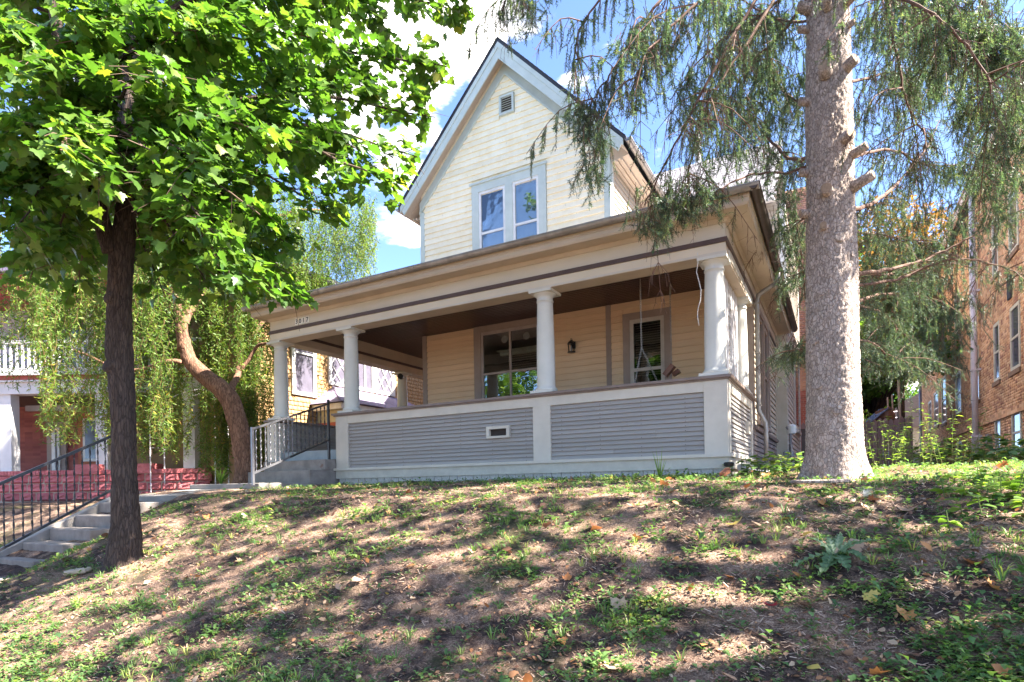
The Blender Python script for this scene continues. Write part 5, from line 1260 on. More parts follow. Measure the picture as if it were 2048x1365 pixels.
# curled narrow leaf: a short strip bent over itself
wv = []
for k in range(3):
    t = k/2; hw = .11*math.sin(math.pi*(t*.9+.05)); wv += [(-hw, t, -.35*t*t+.1*math.sin(t*5)), (hw, t, -.35*t*t+.1*math.sin(t*5)+.05)]
wv = np.array(wv); wt_ = np.array([q for k in range(2) for q in ((2*k, 2*k+1, 2*k+3), (2*k, 2*k+3, 2*k+2))])
d = rdir(n)*np.array([1, 1, .6])+np.array([0, 0, -.55]); nn_ = rdir(n); xx_ = np.cross(d, nn_); xx_ /= np.linalg.norm(xx_, axis=1, keepdims=True); d /= np.linalg.norm(d, axis=1, keepdims=True)
Rm = np.stack([xx_, d, np.cross(xx_, d)], 1); _, wy, _ = view(WP)
tn = np.clip(WT*.45+rng.random(n)*.45+.25*np.exp(-((WP[:, 2]-1.6)/1.0)**2)*(rng.random(n) < .4), 0, 1)
scatter('foliage', wv, wt_, WP, Rm, rng.uniform(.06, .11, n), willowm, wl, tn)
print('willow leaves', n)

# ---- spruce
sb = Vector((-.04, 7.62, -.12)); spr = thing('spruce_tree', 'tall old spruce with a thick scaly trunk and sawn branch stubs beside the porch corner', 'tree', tuple(sb))
path = [(-.035, 7.62, -.35), (-.035, 7.62, .1), (-.035, 7.62, 1.0), (-.03, 7.62, 3), (-.02, 7.62, 6), (0, 7.62, 11)]
trunkmesh('trunk', barkspruce, spr, path, [.325, .30, .275, .25, .21, .13], seg=120, step=.018, amp=.017, flare=(.19, .8))
def onT(px, py): return Vector(at(px, py, 6.68))
stubs = [(1634, 28, -.9, .06, .13), (1662, 52, 0, .045, .12), (1712, 40, .9, .05, .36), (1612, 60, -1, .04, .1), (1708, 80, 1, .035, .07), (1662, 180, -.1, .065, .13), (1608, 205, -1, .045, .1), (1695, 170, .8, .06, .12), (1608, 348, -1, .045, .1), (1685, 305, .6, .06, .1), (1722, 340, 1, .045, .17), (1664, 405, -.1, .06, .1), (1728, 403, 1, .055, .23), (1612, 430, -1, .045, .1), (1648, 473, -.2, .04, .08), (1680, 498, .3, .05, .04), (1700, 530, .8, .03, .03), (1652, 595, -.3, .055, .03), (1632, 690, -.6, .045, .05), (1638, 778, -.5, .055, .05), (1667, 830, .1, .05, .05)]
for px, py, sidev, r, l in stubs:
    t = onT(1665, py); base = Vector((-.03, 7.62, t.z)); rt = .262-.009*t.z
    a = -math.pi/2+sidev*1.15-.0; dr_ = Vector((math.cos(a), math.sin(a), .25 if l > .1 else .1)).normalized()
    p0 = base+dr_*(rt*.75); p1 = base+dr_*(rt+l)
    s_ = MB().tube([p0, p0.lerp(p1, .5), p1], [r*1.35, r*1.05, r], 12).build('branch_stub', barkspruce, spr, smooth=True)
    if l > .06: MB().tube([p1-dr_*.004, p1+dr_*.004], r*.9, 12).build('cut_face', cutwood, s_)
# needle tuft: short shoot bristling with needles
def tuft(nn=15, L_=1.0):
    V = []; T = []
    for i in range(nn):
        t = i/nn; a = i*2.4; y = t*L_; b = np.array([0, y, 0.]); dr = np.array([math.cos(a), .75, math.sin(a)]); dr /= np.linalg.norm(dr)
        side = np.cross(dr, [0, 1, 0]); side /= np.linalg.norm(side)+1e-9; k = len(V); V += [b-side*.066, b+side*.066, b+dr*.55]; T.append((k, k+1, k+2))
    return np.array(V), np.array(T)
tv, tt = tuft(7)
brs = [ # (points), radius, density of greenery 0..1, hang
 (((1640, -260, 6.6), (1560, -90, 6.3), (1440, 120, 6.0), (1350, 290, 6.1), (1290, 410, 6.5)), .028, .45, .8),
 (((1640, -200, 6.6), (1530, 30, 6.4), (1420, 200, 6.3), (1380, 330, 6.6), (1370, 420, 6.8)), .022, .45, .8),
 (((1640, -330, 6.6), (1430, -130, 6.2), (1290, 40, 6.0), (1220, 150, 6.0), (1180, 210, 6.1)), .024, .9, .9),
 (((1640, -380, 6.6), (1400, -200, 6.4), (1250, -60, 6.3), (1160, 60, 6.3), (1150, 190, 6.3)), .024, .6, .9),
 (((1640, -400, 6.6), (1380, -260, 6.6), (1150, -120, 6.6), (1030, -20, 6.6), (1000, 30, 6.6)), .022, .5, .7),
 (((1640, -300, 6.6), (1480, -80, 5.6), (1380, 20, 5.4), (1300, 100, 5.4), (1260, 190, 5.5)), .02, .55, .8),
 (((1640, -150, 6.6), (1560, 0, 6.8), (1470, 60, 7.2), (1400, 120, 7.4), (1340, 200, 7.5)), .022, .7, .8),
 (((1640, -50, 6.8), (1570, 60, 7.3), (1500, 130, 7.6), (1440, 230, 8.0)), .022, .8, .7),
 (((1650, 60, 6.8), (1560, 40, 7.6), (1480, 0, 8.2), (1400, -20, 8.5)), .02, .8, .7),
 (((1650, 310, 6.9), (1590, 320, 7.6), (1530, 270, 8.2), (1480, 210, 8.6), (1420, 190, 8.8)), .03, .75, .6),
 (((1650, 250, 6.9), (1590, 200, 8), (1540, 150, 8.8), (1500, 90, 9.2)), .025, .8, .7),
 (((1630, 330, 6.8), (1580, 345, 7.1), (1500, 350, 7.4), (1440, 380, 7.2), (1400, 400, 7.0)), .02, .6, .4),
 (((1650, 420, 6.9), (1600, 440, 7.8), (1560, 460, 8.6), (1530, 500, 9.2)), .02, .85, .6),
 (((1650, 500, 6.9), (1610, 540, 7.8), (1570, 560, 8.6), (1550, 600, 9)), .018, .8, .5),
 (((1650, 640, 6.9), (1615, 690, 7.4), (1590, 705, 7.8), (1575, 700, 8)), .012, .9, .2),
 (((1690, -250, 6.5), (1760, -60, 6.2), (1790, 100, 6.1), (1820, 220, 6.2), (1870, 300, 6.4)), .024, .35, .8),
 (((1690, -200, 6.5), (1800, -60, 5.8), (1900, 30, 5.5), (1970, 60, 5.4), (2060, 55, 5.4)), .022, 1.0, .5),
 (((1690, -150, 6.5), (1760, -20, 5.5), (1850, 20, 5.1), (1960, 130, 5.0), (2000, 260, 5.0)), .02, .4, .8),
 (((1690, -300, 6.6), (1850, -150, 6.5), (1960, 0, 6.5), (2010, 120, 6.6), (2040, 250, 6.8)), .026, .8, 1.0),
 (((1690, -350, 6.6), (1900, -250, 6.6), (2060, -100, 6.8), (2120, 50, 7), (2140, 250, 7.2)), .026, .9, 1.0),
 (((1690, -260, 6.8), (1800, -120, 7.5), (1880, 0, 7.9), (1930, 120, 8.2), (1960, 260, 8.4)), .024, .9, .9),
 (((1690, -100, 6.8), (1780, 0, 7.8), (1850, 60, 8.2), (1900, 160, 8.5), (1930, 220, 8.6)), .024, .7, .8),
 (((1700, 440, 6.9), (1740, 410, 7.4), (1800, 360, 8.4), (1850, 300, 9), (1880, 240, 9.3)), .035, .5, .6),
 (((1700, 350, 6.9), (1780, 300, 8), (1850, 330, 8.6), (1920, 330, 9), (1980, 330, 9.2)), .022, .6, .6),
 (((1700, 200, 6.9), (1760, 150, 8), (1800, 150, 8.8), (1850, 200, 9.4)), .022, .8, .8),
 (((1700, 570, 6.9), (1770, 540, 7.6), (1850, 520, 8), (1930, 480, 8), (2060, 410, 7.8)), .032, .35, .35),
 (((1700, 590, 6.9), (1790, 560, 7.6), (1900, 520, 7.6), (1990, 530, 7.6), (2070, 560, 7.6)), .022, .35, .35),
 (((1700, 640, 7), (1760, 590, 8.5), (1820, 590, 9.5), (1880, 610, 10.2), (1930, 650, 10.6)), .028, 1.0, .55),
 (((1700, 620, 7), (1750, 620, 8.2), (1810, 670, 9), (1850, 700, 9.4), (1920, 730, 9.8)), .026, 1.0, .4),
 (((1700, 560, 7), (1760, 550, 8.6), (1830, 540, 9.5), (1900, 560, 10.2)), .024, 1.0, .6),
 (((1700, 690, 7), (1750, 690, 8.2), (1790, 730, 9), (1830, 745, 9.3)), .02, .9, .3),
 (((1700, 480, 7), (1760, 470, 8.6), (1820, 480, 9.4), (1880, 490, 10)), .02, .8, .6)]
SP = []; SDv = []; STn = []; mb = MB(); tw = MB()
def spray(pts, green, hang, sc_=1.0, tw_=tw):
    tot = sum((b-a).length for a, b in zip(pts[:-1], pts[1:])); n_ = int(tot/.055)
    for k in range(n_):
        t = .12+.88*(k+random.random())/n_; i = min(int(t*(len(pts)-1)), len(pts)-2); p = pts[i]; d0 = (pts[i+1]-pts[i]).normalized()
        s = d0.cross(Vector((0, 0, 1))); s = s.normalized() if s.length > .1 else Vector((1, 0, 0))
        d = (d0*.5+s*random.choice((-1, 1))*random.uniform(.3, 1)+Vector((0, 0, -hang*random.uniform(.5, 1.6)))).normalized()
        l = random.uniform(.2, .62)*(1.1-.5*t)*(.6+.6*hang)*sc_; q = p+d*l*.55; e_ = q+Vector((d.x*.25, d.y*.25, -1 if hang > .3 else d.z)).normalized()*l*.55
        tw_.tube([p, q, e_], [.0035, .0025, .0015], 3, cap=False)
        g = random.random() < green
        for j in range(random.randint(1, 3)):      # side twigs
            u = random.uniform(.3, .9); a = (p.lerp(q, u*2) if u < .5 else q.lerp(e_, u*2-1)); dd = (Vector(rng.normal(size=3))*.6+Vector((0, 0, -.8))).normalized(); b = a+dd*random.uniform(.06, .16)
            tw_.tube([a, b], [.002, .001], 3, cap=False)
            if g:
                for u2 in ((.15, .6) if sc_ < 1.1 else (.4,)): SP.append(a.lerp(b, u2)); SDv.append(dd); STn.append(random.random())
        if g:
            for seg, (a, b) in enumerate(((p.lerp(q, .3), q), (q, e_))):
                n2 = max(1, int((b-a).length/(.030 if sc_ < 1.1 else .062)))
                for j in range(n2): SP.append(a.lerp(b, j/n2)); SDv.append((b-a).normalized()); STn.append(random.random())
for pts, r, gdens, hang in brs:
    P3 = [at(*p) for p in pts]; root = Vector((-.03, 7.62, float(P3[0][2]))); P3 = [tuple(root)]+[tuple(p) for p in P3[1:]]
    q = limb(mb, P3, r, .006, 7, sub=7, jit=.012); spray(q, gdens, hang)
    # secondary drooping branches
    for k in range(5):
        i = random.randint(len(q)//3, len(q)-3); p = q[i]; d = Vector(rng.normal(size=3)); d.z = -.5*hang-.2; d.normalize(); l = random.uniform(.5, 1.1)
        if p.y > YF-1 and p.x < XR+.6 and p.z < 4: continue
        q2 = limb(tw, [p, p+d*l*.5+Vector((0, 0, .05)), p+d*l+Vector((0, 0, -.35*hang*l))], .009, .003, 4, sub=3); spray(q2, gdens*.9, hang, .75)
def cluster(px, py, D, w, h, n):
    n = int(n*(1.75 if D > 7.1 or px > 1700 else 1.15))
    for k in range(n):
        c = Vector(at(px+random.gauss(0, w*.33), py+random.uniform(-h*.5, h*.3), D+random.gauss(0, .12))); d = Vector((random.gauss(0, .35), random.gauss(0, .35), -1)).normalized(); l = random.uniform(.12, .34)
        e_ = c+d*l; tw.tube([c-d*.1, c, e_], [.004, .003, .0015], 3, cap=False)
        for j in range(int(l/.026)): SP.append(c.lerp(e_, j*.026/l)); SDv.append(d); STn.append(min(1, .35+.65*random.random()))
        for j in range(4):
            a = c.lerp(e_, random.random()); dd = (d*.8+Vector(rng.normal(size=3))*.5).normalized(); b = a+dd*.09; tw.tube([a, b], [.002, .001], 3, cap=False)
            for u in (0, .5, 1): SP.append(a.lerp(b, u)); SDv.append(dd); STn.append(random.random())
for c in ((1185, 255, 6.1, 60, 120, 26), (1182, 330, 6.1, 34, 90, 16), (1160, 215, 6.2, 40, 60, 8), (1350, 400, 6.75, 110, 80, 46), (1390, 370, 6.9, 80, 60, 22), (1310, 440, 6.7, 60, 60, 20),
          (1910, 60, 5.5, 170, 90, 60), (2000, 90, 5.5, 110, 80, 40), (1960, 180, 6.3, 130, 180, 60), (2020, 300, 6.8, 90, 220, 60), (1990, 400, 7.2, 90, 160, 36), (1940, 300, 8.2, 90, 200, 50), (1780, 90, 7.6, 120, 160, 40), (1560, 120, 7.8, 110, 200, 50), (1470, 90, 7.9, 120, 180, 46), (1400, 200, 7.4, 100, 170, 34), (1520, 260, 8.4, 130, 160, 50), (1450, 300, 7.8, 110, 130, 34), (1570, 400, 8.2, 70, 180, 36), (1060, 20, 6.5, 70, 110, 16), (1270, 110, 5.6, 90, 150, 18), (1330, 60, 5.6, 90, 120, 18), (1580, 520, 8.6, 60, 140, 26),
          (1790, 600, 9.3, 150, 150, 90), (1870, 640, 9.9, 130, 110, 60), (1850, 710, 9.6, 120, 70, 40), (1760, 680, 8.8, 90, 110, 50), (1820, 520, 9.5, 150, 110, 50), (1580, 700, 7.8, 50, 40, 14), (1760, 430, 9.6, 130, 150, 50), (1850, 440, 10.2, 130, 170, 50), (1770, 300, 9.6, 110, 150, 34), (1850, 180, 9.4, 110, 150, 34), (1930, 480, 9.6, 110, 130, 34), (1760, 540, 9.0, 100, 100, 40), (1570, 250, 9.0, 70, 160, 24), (1480, 170, 8.6, 100, 150, 30), (1830, 30, 8.6, 130, 120, 34)):
    cluster(*c)
# upper crown, above what the picture frame holds, still throws the dappled shade
for k in range(52):
    z = 6.2+7.8*(k/52)**.9; a = k*2.4; l = 3.4*(1-(z-6)/11)+.5; s = Vector((0, 7.62, z)); d = Vector((math.cos(a), math.sin(a), 0)); e_ = s+d*l+Vector((0, 0, -.35*l-.2))
    vxx, vyy, _ = view(np.array(e_))
    if -200 < vxx < 2200 and vyy > -60: continue
    q = limb(mb, [s, s+d*l*.5+Vector((0, 0, .05)), e_], .03, .006, 6, sub=7); spray(q, .95, .9, 1.15)
mb.build('limbs', twigm, spr, kind='stuff'); tw.build('twigs', twigm, spr, kind='stuff')
SP = np.array([tuple(p) for p in SP]); SDv = np.array([tuple(p) for p in SDv]); n = len(SP)
def inhouse(P): return ((P[:, 0] < XR+.46) & (P[:, 0] > XE-.5) & (P[:, 1] > YF-.4) & (P[:, 2] < 3.6+.26*(P[:, 1]-7.7))) | ((P[:, 0] < XWR+.5) & (P[:, 0] > XWL) & (P[:, 1] > gy-.4))
vx, vy, _ = view(SP); kp = ~inhouse(SP) & ~((vy > 505) & (vx < 1465) & (vx > 1180)); SP, SDv, STn = SP[kp], SDv[kp], np.array(STn)[kp]; n = len(SP)
d = SDv+rdir(n)*.12; d /= np.linalg.norm(d, axis=1, keepdims=True); xx_ = np.cross(d, rdir(n)); xx_ /= np.linalg.norm(xx_, axis=1, keepdims=True)
scatter('foliage', tv, tt, SP, np.stack([xx_, d, np.cross(xx_, d)], 1), rng.uniform(.048, .07, n)*np.where(SP[:, 2] > 6.1, 1.5, 1), needlem, spr, STn)
print('spruce tufts', n)

# ---- background trees
ov = np.array([(0, 0, 0), (.3, .35, .08), (.22, .75, 0), (0, 1, -.12), (-.22, .75, 0), (-.3, .35, .08)]); ot = np.array([(0, 1, 5), (1, 2, 5), (2, 4, 5), (2, 3, 4)])
def bgtree(name, label, base, h, rad, mat, nl, ls, z0=.3, group=None, seed=1, flat=.8):
    rg = np.random.default_rng(seed); t = thing(name, label, 'tree', base, group); B_ = Vector(base); mb = MB()
    limb(mb, [B_, B_+Vector((.1, 0, h*.3)), B_+Vector((0, .1, h*.8))], rad*.07, .04, 9); mb.build('trunk', barkmaple, t, smooth=True)
    nc = 46; C = rg.normal(size=(nc, 3)); C /= np.linalg.norm(C, axis=1, keepdims=True); C *= (rg.random((nc, 1))**.4)
    C = C*np.array([rad*.8, rad*.8, h*(1-z0)*.5*.82])+np.array([B_.x, B_.y, B_.z+h*(z0+(1-z0)/2)]); cr_ = rg.uniform(.18, .34, nc)*rad
    mb = MB()
    for c in C[:26]: limb(mb, [B_+Vector((0, 0, h*.3)), (Vector(c)+B_+Vector((0, 0, h*.45)))*.5, c], rad*.02, .012, 5, sub=4)
    mb.build('limbs', barkmaple, t, kind='stuff')
    k = rg.integers(0, nc, nl); u = rg.normal(size=(nl, 3)); u /= np.linalg.norm(u, axis=1, keepdims=True); P = C[k]+u*(cr_[k]*rg.random(nl)**.33)[:, None]*np.array([1, 1, flat])
    P = P[P[:, 2] > B_.z+.4]; m_ = len(P)
    nrm = rg.normal(size=(m_, 3))+np.array([0, 0, .8]); d = np.cross(nrm, rg.normal(size=(m_, 3))); x = np.cross(d, nrm); x /= np.linalg.norm(x, axis=1, keepdims=True); d /= np.linalg.norm(d, axis=1, keepdims=True)
    tn = np.clip((cr_[k[:m_]]/rad-.18)/.16*.5+rg.random(m_)*.5, 0, 1)
    return scatter('crown', ov, ot, P, np.stack([x, d, np.cross(x, d)], 1), rg.uniform(.7, 1.3, m_)*ls, mat, t, tn)
bgtree('maple_tree', 'autumn maple turning orange in the gap between the spruce and the brick block', tuple(Vector(at(1800, 960, 30))), 14.5, 4.2, orangem, 20000, .18, z0=.28, seed=3)
bgtree('broadleaf_tree', 'dark green tree hanging over the picket fence', tuple(Vector(at(1745, 960, 24))), 7.0, 3.0, bgreenm, 15000, .17, z0=.38, seed=4)
bgtree('broadleaf_tree', 'bright green tree at the far end of the passage beyond the garage', tuple(Vector(at(1800, 960, 52))), 11, 6.5, bgreenm, 12000, .3, z0=.1, seed=5)
bgtree('broadleaf_tree', 'tall green tree rising behind the rear wing roof', tuple(Vector(at(1560, 965, 40))), 19, 6.5, bgreenm, 13000, .32, z0=.3, seed=6)
bgtree('broadleaf_tree', 'pale green tree far behind the left neighbour roof', tuple(Vector(at(150, 985, 38))), 15, 6, bgreenm, 8000, .3, z0=.3, seed=8)
# street trees across the road that show as reflections in the porch windows
for k, (x_, lab) in enumerate(((-27, 'westernmost street tree on the far side of the road'), (-18, 'second street tree from the west on the far side of the road'), (-9, 'third street tree from the west on the far side of the road'), (0, 'street tree on the far side of the road right behind the viewer'))):
    bgtree('street_tree', lab, (x_, -13.5-k % 2, -1.6), 11.5, 5.2, bgreenm, 5000, .42, z0=.12, group='street trees across the road', seed=30+k)
bgtree('boulevard_tree', 'loose crowned tree at the top of the bank right of the viewer', (6.1, 5.0, -.1), 13, 3.7, bgreenm, 2500, .24, z0=.3, seed=11)
bgtree('boulevard_tree', 'small tree on the kerb strip right of the viewer', (8.2, 1.2, -1.6), 13, 3.6, bgreenm, 1500, .24, z0=.35, seed=12)
# ------------------------------------------------------------------ ground cover
def gpts(n, fn=None):
    """points on the bank, thick where people look closely"""
    out = []
    px = rng.uniform(-250, 2300, n); t = rng.random(n); D = 2.3+7.5*t**1.25
    P = RT[None]*((px-1024)/F*D)[:, None]+FW[None]*D[:, None]
    m_ = (P[:, 1] > .9) & (P[:, 1] < 9.5) & (P[:, 0] > -13) & (P[:, 0] < 6) & ~((P[:, 1] > YF-.03) & (P[:, 0] < XR+.02))
    m_ &= ~((P[:, 0] < -8.92) & (P[:, 0] > -10.4) & (P[:, 1] < 6.5)) & ~((P[:, 0] < -8.2) & (P[:, 0] > -10.3) & (P[:, 1] > 5.2))
    return P[m_]
def nz(P, s, o=0): return np.array([noise.noise(Vector((p[0]*s, p[1]*s, o))) for p in P])
def setz(P, lift=0):
    P = P.copy(); P[:, 2] = [zg(p[0], p[1])+lift for p in P]; return P
# litter straw
P = gpts(100000); P = setz(P, .004); n = len(P)
sv = np.array([(-.035, 0, 0), (.035, 0, 0), (.03, .5, .10), (-.03, .5, .10), (0, 1, .02)]); stt = np.array([(0, 1, 2), (0, 2, 3)])
a = rng.random(n)*6.283; d = np.stack([np.cos(a), np.sin(a), rng.normal(size=n)*.28], 1); up = np.array([0, -.3, 1.0])+rdir(n)*.4; x = np.cross(d, up); x /= np.linalg.norm(x, axis=1, keepdims=True); d /= np.linalg.norm(d, axis=1, keepdims=True)
mk = nz(P, 1.6, 5)+.5*nz(P, 4, 9); kp = (mk > -.05) | (rng.random(n) < .35)
o = scatter('straw_litter', sv, stt, P[kp], np.stack([x, d, np.cross(x, d)], 1)[kp], rng.uniform(.02, .085, kp.sum()), strawm, None, np.clip(rng.random(kp.sum())*.8+.2*(mk[kp] > .1), 0, 1)); 
# small crumpled leaf bits
P = gpts(10000); P = setz(P, .010); n = len(P); nm = np.array([0, -.2, 1.0])+rdir(n)*.9; d = np.cross(nm, rdir(n)); x = np.cross(d, nm); x /= np.linalg.norm(x, axis=1, keepdims=True); d /= np.linalg.norm(d, axis=1, keepdims=True)
scatter('leaf_litter', ov, ot, P, np.stack([x, d, np.cross(x, d)], 1), rng.uniform(.014, .040, n)*np.where(rng.random(n) < .12, 1.6, 1), dryleaf)
# weeds: clumps of little leaves; greener to the left, along the crest and on the far right
def weedclump(nl, spread, h, seed, wid=.36):
    rg = np.random.default_rng(seed); V = []; T = []
    for i in range(nl):
        a = rg.uniform(0, 6.283); el = rg.uniform(.1, .9); d = np.array([math.cos(a)*math.cos(el), math.sin(a)*math.cos(el), math.sin(el)]); b = np.array([math.cos(a), math.sin(a), 0])*rg.uniform(0, spread)+np.array([0, 0, rg.uniform(.0, h)])
        x = np.cross(d, [0, 0, 1]); x /= np.linalg.norm(x); n_ = np.cross(x, d); l = rg.uniform(.3, .55); k = len(V)
        for (u, v, w_) in ((0, 0, 0), (wid, .5, .12), (0, .55, -.02), (-wid, .5, .12), (0, 1, -.22)): V.append(b+(x*u+d*v+n_*w_)*l)
        T += [(k, k+1, k+2), (k, k+2, k+3), (k+2, k+1, k+4), (k+2, k+4, k+3)]
    return np.array(V), np.array(T)
P = gpts(46000); P = setz(P, .0); n = len(P); vx, vy, vD = view(P)
g = nz(P, .75, 3)+.7*nz(P, 2.3, 7)+.45*nz(P, 6, 1); bias = .22*np.clip((700-vx)/500, 0, 1)+.18*np.exp(-((P[:, 1]-7.3)/.9)**2)+.25*np.clip((vx-1650)/350, 0, 1)*np.clip((7.5-P[:, 1])/2, 0, 1)-.02
prob = np.clip((g+bias+.01)*1.7, .15, .92); kp = rng.random(n) < prob; P = P[kp]; g = g[kp]; n = len(P); print('weeds', n)
k = rng.integers(0, 5, n)
for j in range(5):
    wv2, wt2 = weedclump((5, 7, 9, 6, 4)[j], (.25, .5, .7, .35, .2)[j], (.2, .3, .25, .7, .9)[j], 20+j, (.36, .42, .22, .3, .42)[j])
    q = P[k == j]; m_ = len(q); a = rng.random(m_)*6.283; ca, sa = np.cos(a), np.sin(a); z0 = np.zeros(m_); Rz = np.stack([np.stack([ca, sa, z0], 1), np.stack([-sa, ca, z0], 1), np.tile([0, 0, 1.0], (m_, 1))], 1)
    tn = np.clip(.35+g[k == j]*.3+rng.normal(size=m_)*.2, 0, 1)
    scatter('weeds', wv2, wt2, q, Rz, rng.uniform(.026, .088, m_)*np.where(rng.random(m_) < .08, 1.5, 1), weedm, None, tn)
# grass tufts
gv, gt_ = [], []
for i in range(9):
    a = i*.9; l = .6+.4*math.sin(i*3.3)**2; b = np.array([math.cos(a)*.1, math.sin(a)*.1, 0]); d = np.array([math.cos(a)*.45, math.sin(a)*.45, 1]); s = np.array([-math.sin(a), math.cos(a), 0])*.035; q = len(gv)
    gv += [b-s, b+s, b+d*l*.55+s*.8, b+d*l*.55-s*.8, b+np.array([math.cos(a)*.75, math.sin(a)*.75, .8])*l]; gt_ += [(q, q+1, q+2), (q, q+2, q+3), (q+3, q+2, q+4)]
P = gpts(5200); P = setz(P); n = len(P); vx, vy, _ = view(P); g = nz(P, 1.1, 30); kp = rng.random(n) < np.clip(g*1.6+.1+.35*np.exp(-((P[:, 1]-7.6)/.6)**2)+.2*np.clip((800-vx)/600, 0, 1), 0, 1); P = P[kp]; n = len(P)
a = rng.random(n)*6.283; ca, sa = np.cos(a), np.sin(a); z0 = np.zeros(n); Rz = np.stack([np.stack([ca, sa, z0], 1), np.stack([-sa, ca, z0], 1), np.tile([0, 0, 1.0], (n, 1))], 1)
scatter('grass', np.array(gv), np.array(gt_), P, Rz, rng.uniform(.04, .11, n), weedm, None, np.clip(rng.random(n)*.7+.3, 0, 1))
# tall broad weeds on the right edge and a thicket before the fence
def thicket(label, cx, cy, rx, ry, n, hmax, mat, ls, cat='plants'):
    P = np.stack([cx+rng.normal(size=n)*rx*.5, cy+rng.normal(size=n)*ry*.5, np.zeros(n)], 1); st_ = MB(); LPp = []; Dd = []
    for p in P:
        z = zg(p[0], p[1]); h = hmax*random.uniform(.4, 1); lean = Vector((random.uniform(-.3, .3), random.uniform(-.3, .1), 1)); q = Vector((p[0], p[1], z)); e_ = q+lean*h; st_.tube([q, q.lerp(e_, .5), e_], [.005, .004, .002], 3, cap=False)
        for j in range(int(5+h*22)):
            u = .15+.85*random.random(); LPp.append(q.lerp(e_, u)); a_ = random.uniform(0, 6.28); Dd.append((math.cos(a_), math.sin(a_), random.uniform(-.3, .35)))
    t = thing('weed_thicket', label, cat, (cx, cy, zg(cx, cy))); st_.build('stems', M('weed stem', (.16, .2, .06), rough=.7), t, kind='stuff')
    LPp = np.array([tuple(v) for v in LPp]); Dd = np.array(Dd); Dd /= np.linalg.norm(Dd, axis=1, keepdims=True); x = np.cross(Dd, np.array([0, 0, 1.0])+rdir(len(Dd))*.4); x /= np.linalg.norm(x, axis=1, keepdims=True)
    scatter('leaves', ov*np.array([ls[1], 1, 1]), ot, LPp, np.stack([x, Dd, np.cross(x, Dd)], 1), rng.uniform(.7, 1.2, len(Dd))*ls[0], mat, t)
thicket('bright broad leafed weeds crowding the right edge before the brick block', 3.5, 8.8, 1.1, 1.3, 60, .75, weedbright, (.15, 1.1))
thicket('lower broad leafed weeds spilling down the bank at the right edge', 3.3, 6.4, 1.3, 1.0, 50, .3, weedbright, (.10, 1.2))
thicket('sunlit patch of leafy weeds on the crest right of the big rosette', 1.3, 5.2, .8, .7, 60, .16, weedbright, (.09, 1.0))
thicket('dark leafy weeds at the foot of the brick block', 2.5, 14.5, 1.3, 2.2, 50, .6, weedm, (.17, 1.0))
thicket('feathery yellow green goldenrod in front of the picket fence', 1.1, 11.2, .8, .9, 46, 1.0, weedbright, (.085, .45))
thicket('low dark weeds between porch corner and spruce trunk', -.75, 8.4, .5, .5, 26, .32, weedm, (.10, 1.2))
# strap leafed clump by the steps
yc = Vector(at(442, 968, 11.2)); V = []; T = []
for i in range(26):
    a = random.uniform(0, 6.28); l = random.uniform(.3, .6); s = Vector((-math.sin(a), math.cos(a), 0))*.014; k = len(V); sp_ = random.uniform(.2, .6)
    p0 = Vector((yc.x, yc.y, zg(yc.x, yc.y)))
    for t in (0, .35, .7, 1): 
        c = p0+Vector((math.cos(a)*sp_*t*t*l, math.sin(a)*sp_*t*t*l, l*(t-.25*t*t))); w_ = (1-t**2)+.02; V += [c-s*w_, c+s*w_]
    for q in range(3): T += [(k+2*q, k+2*q+1, k+2*q+3), (k+2*q, k+2*q+3, k+2*q+2)]
o = npobj('strap_leaf_plant', [tuple(v) for v in V], T, weedbright, tint=rng.random(len(V))); tag(o, 'tuft of long strap leaves at the foot of the leaning willow', 'plant')
gsx = Vector(at(1320, 985, 7.4)); V = []; T = []
for i in range(7):
    a = i*.9; l = .24+.03*i; s = Vector((1, .2, 0))*.008; k = len(V); p0 = Vector((gsx.x, gsx.y, zg(gsx.x, gsx.y)))
    for t in (0, .5, 1): c = p0+Vector((math.cos(a)*.09*t, math.sin(a)*.09*t, l*t)); V += [c-s*(1.05-t), c+s*(1.05-t)]
    for q in range(2): T += [(k+2*q, k+2*q+1, k+2*q+3), (k+2*q, k+2*q+3, k+2*q+2)]
o = npobj('tall_grass', [tuple(v) for v in V], T, weedbright, tint=rng.random(len(V))); tag(o, 'tall upright grass blades standing alone before the right rail panel', 'plant')
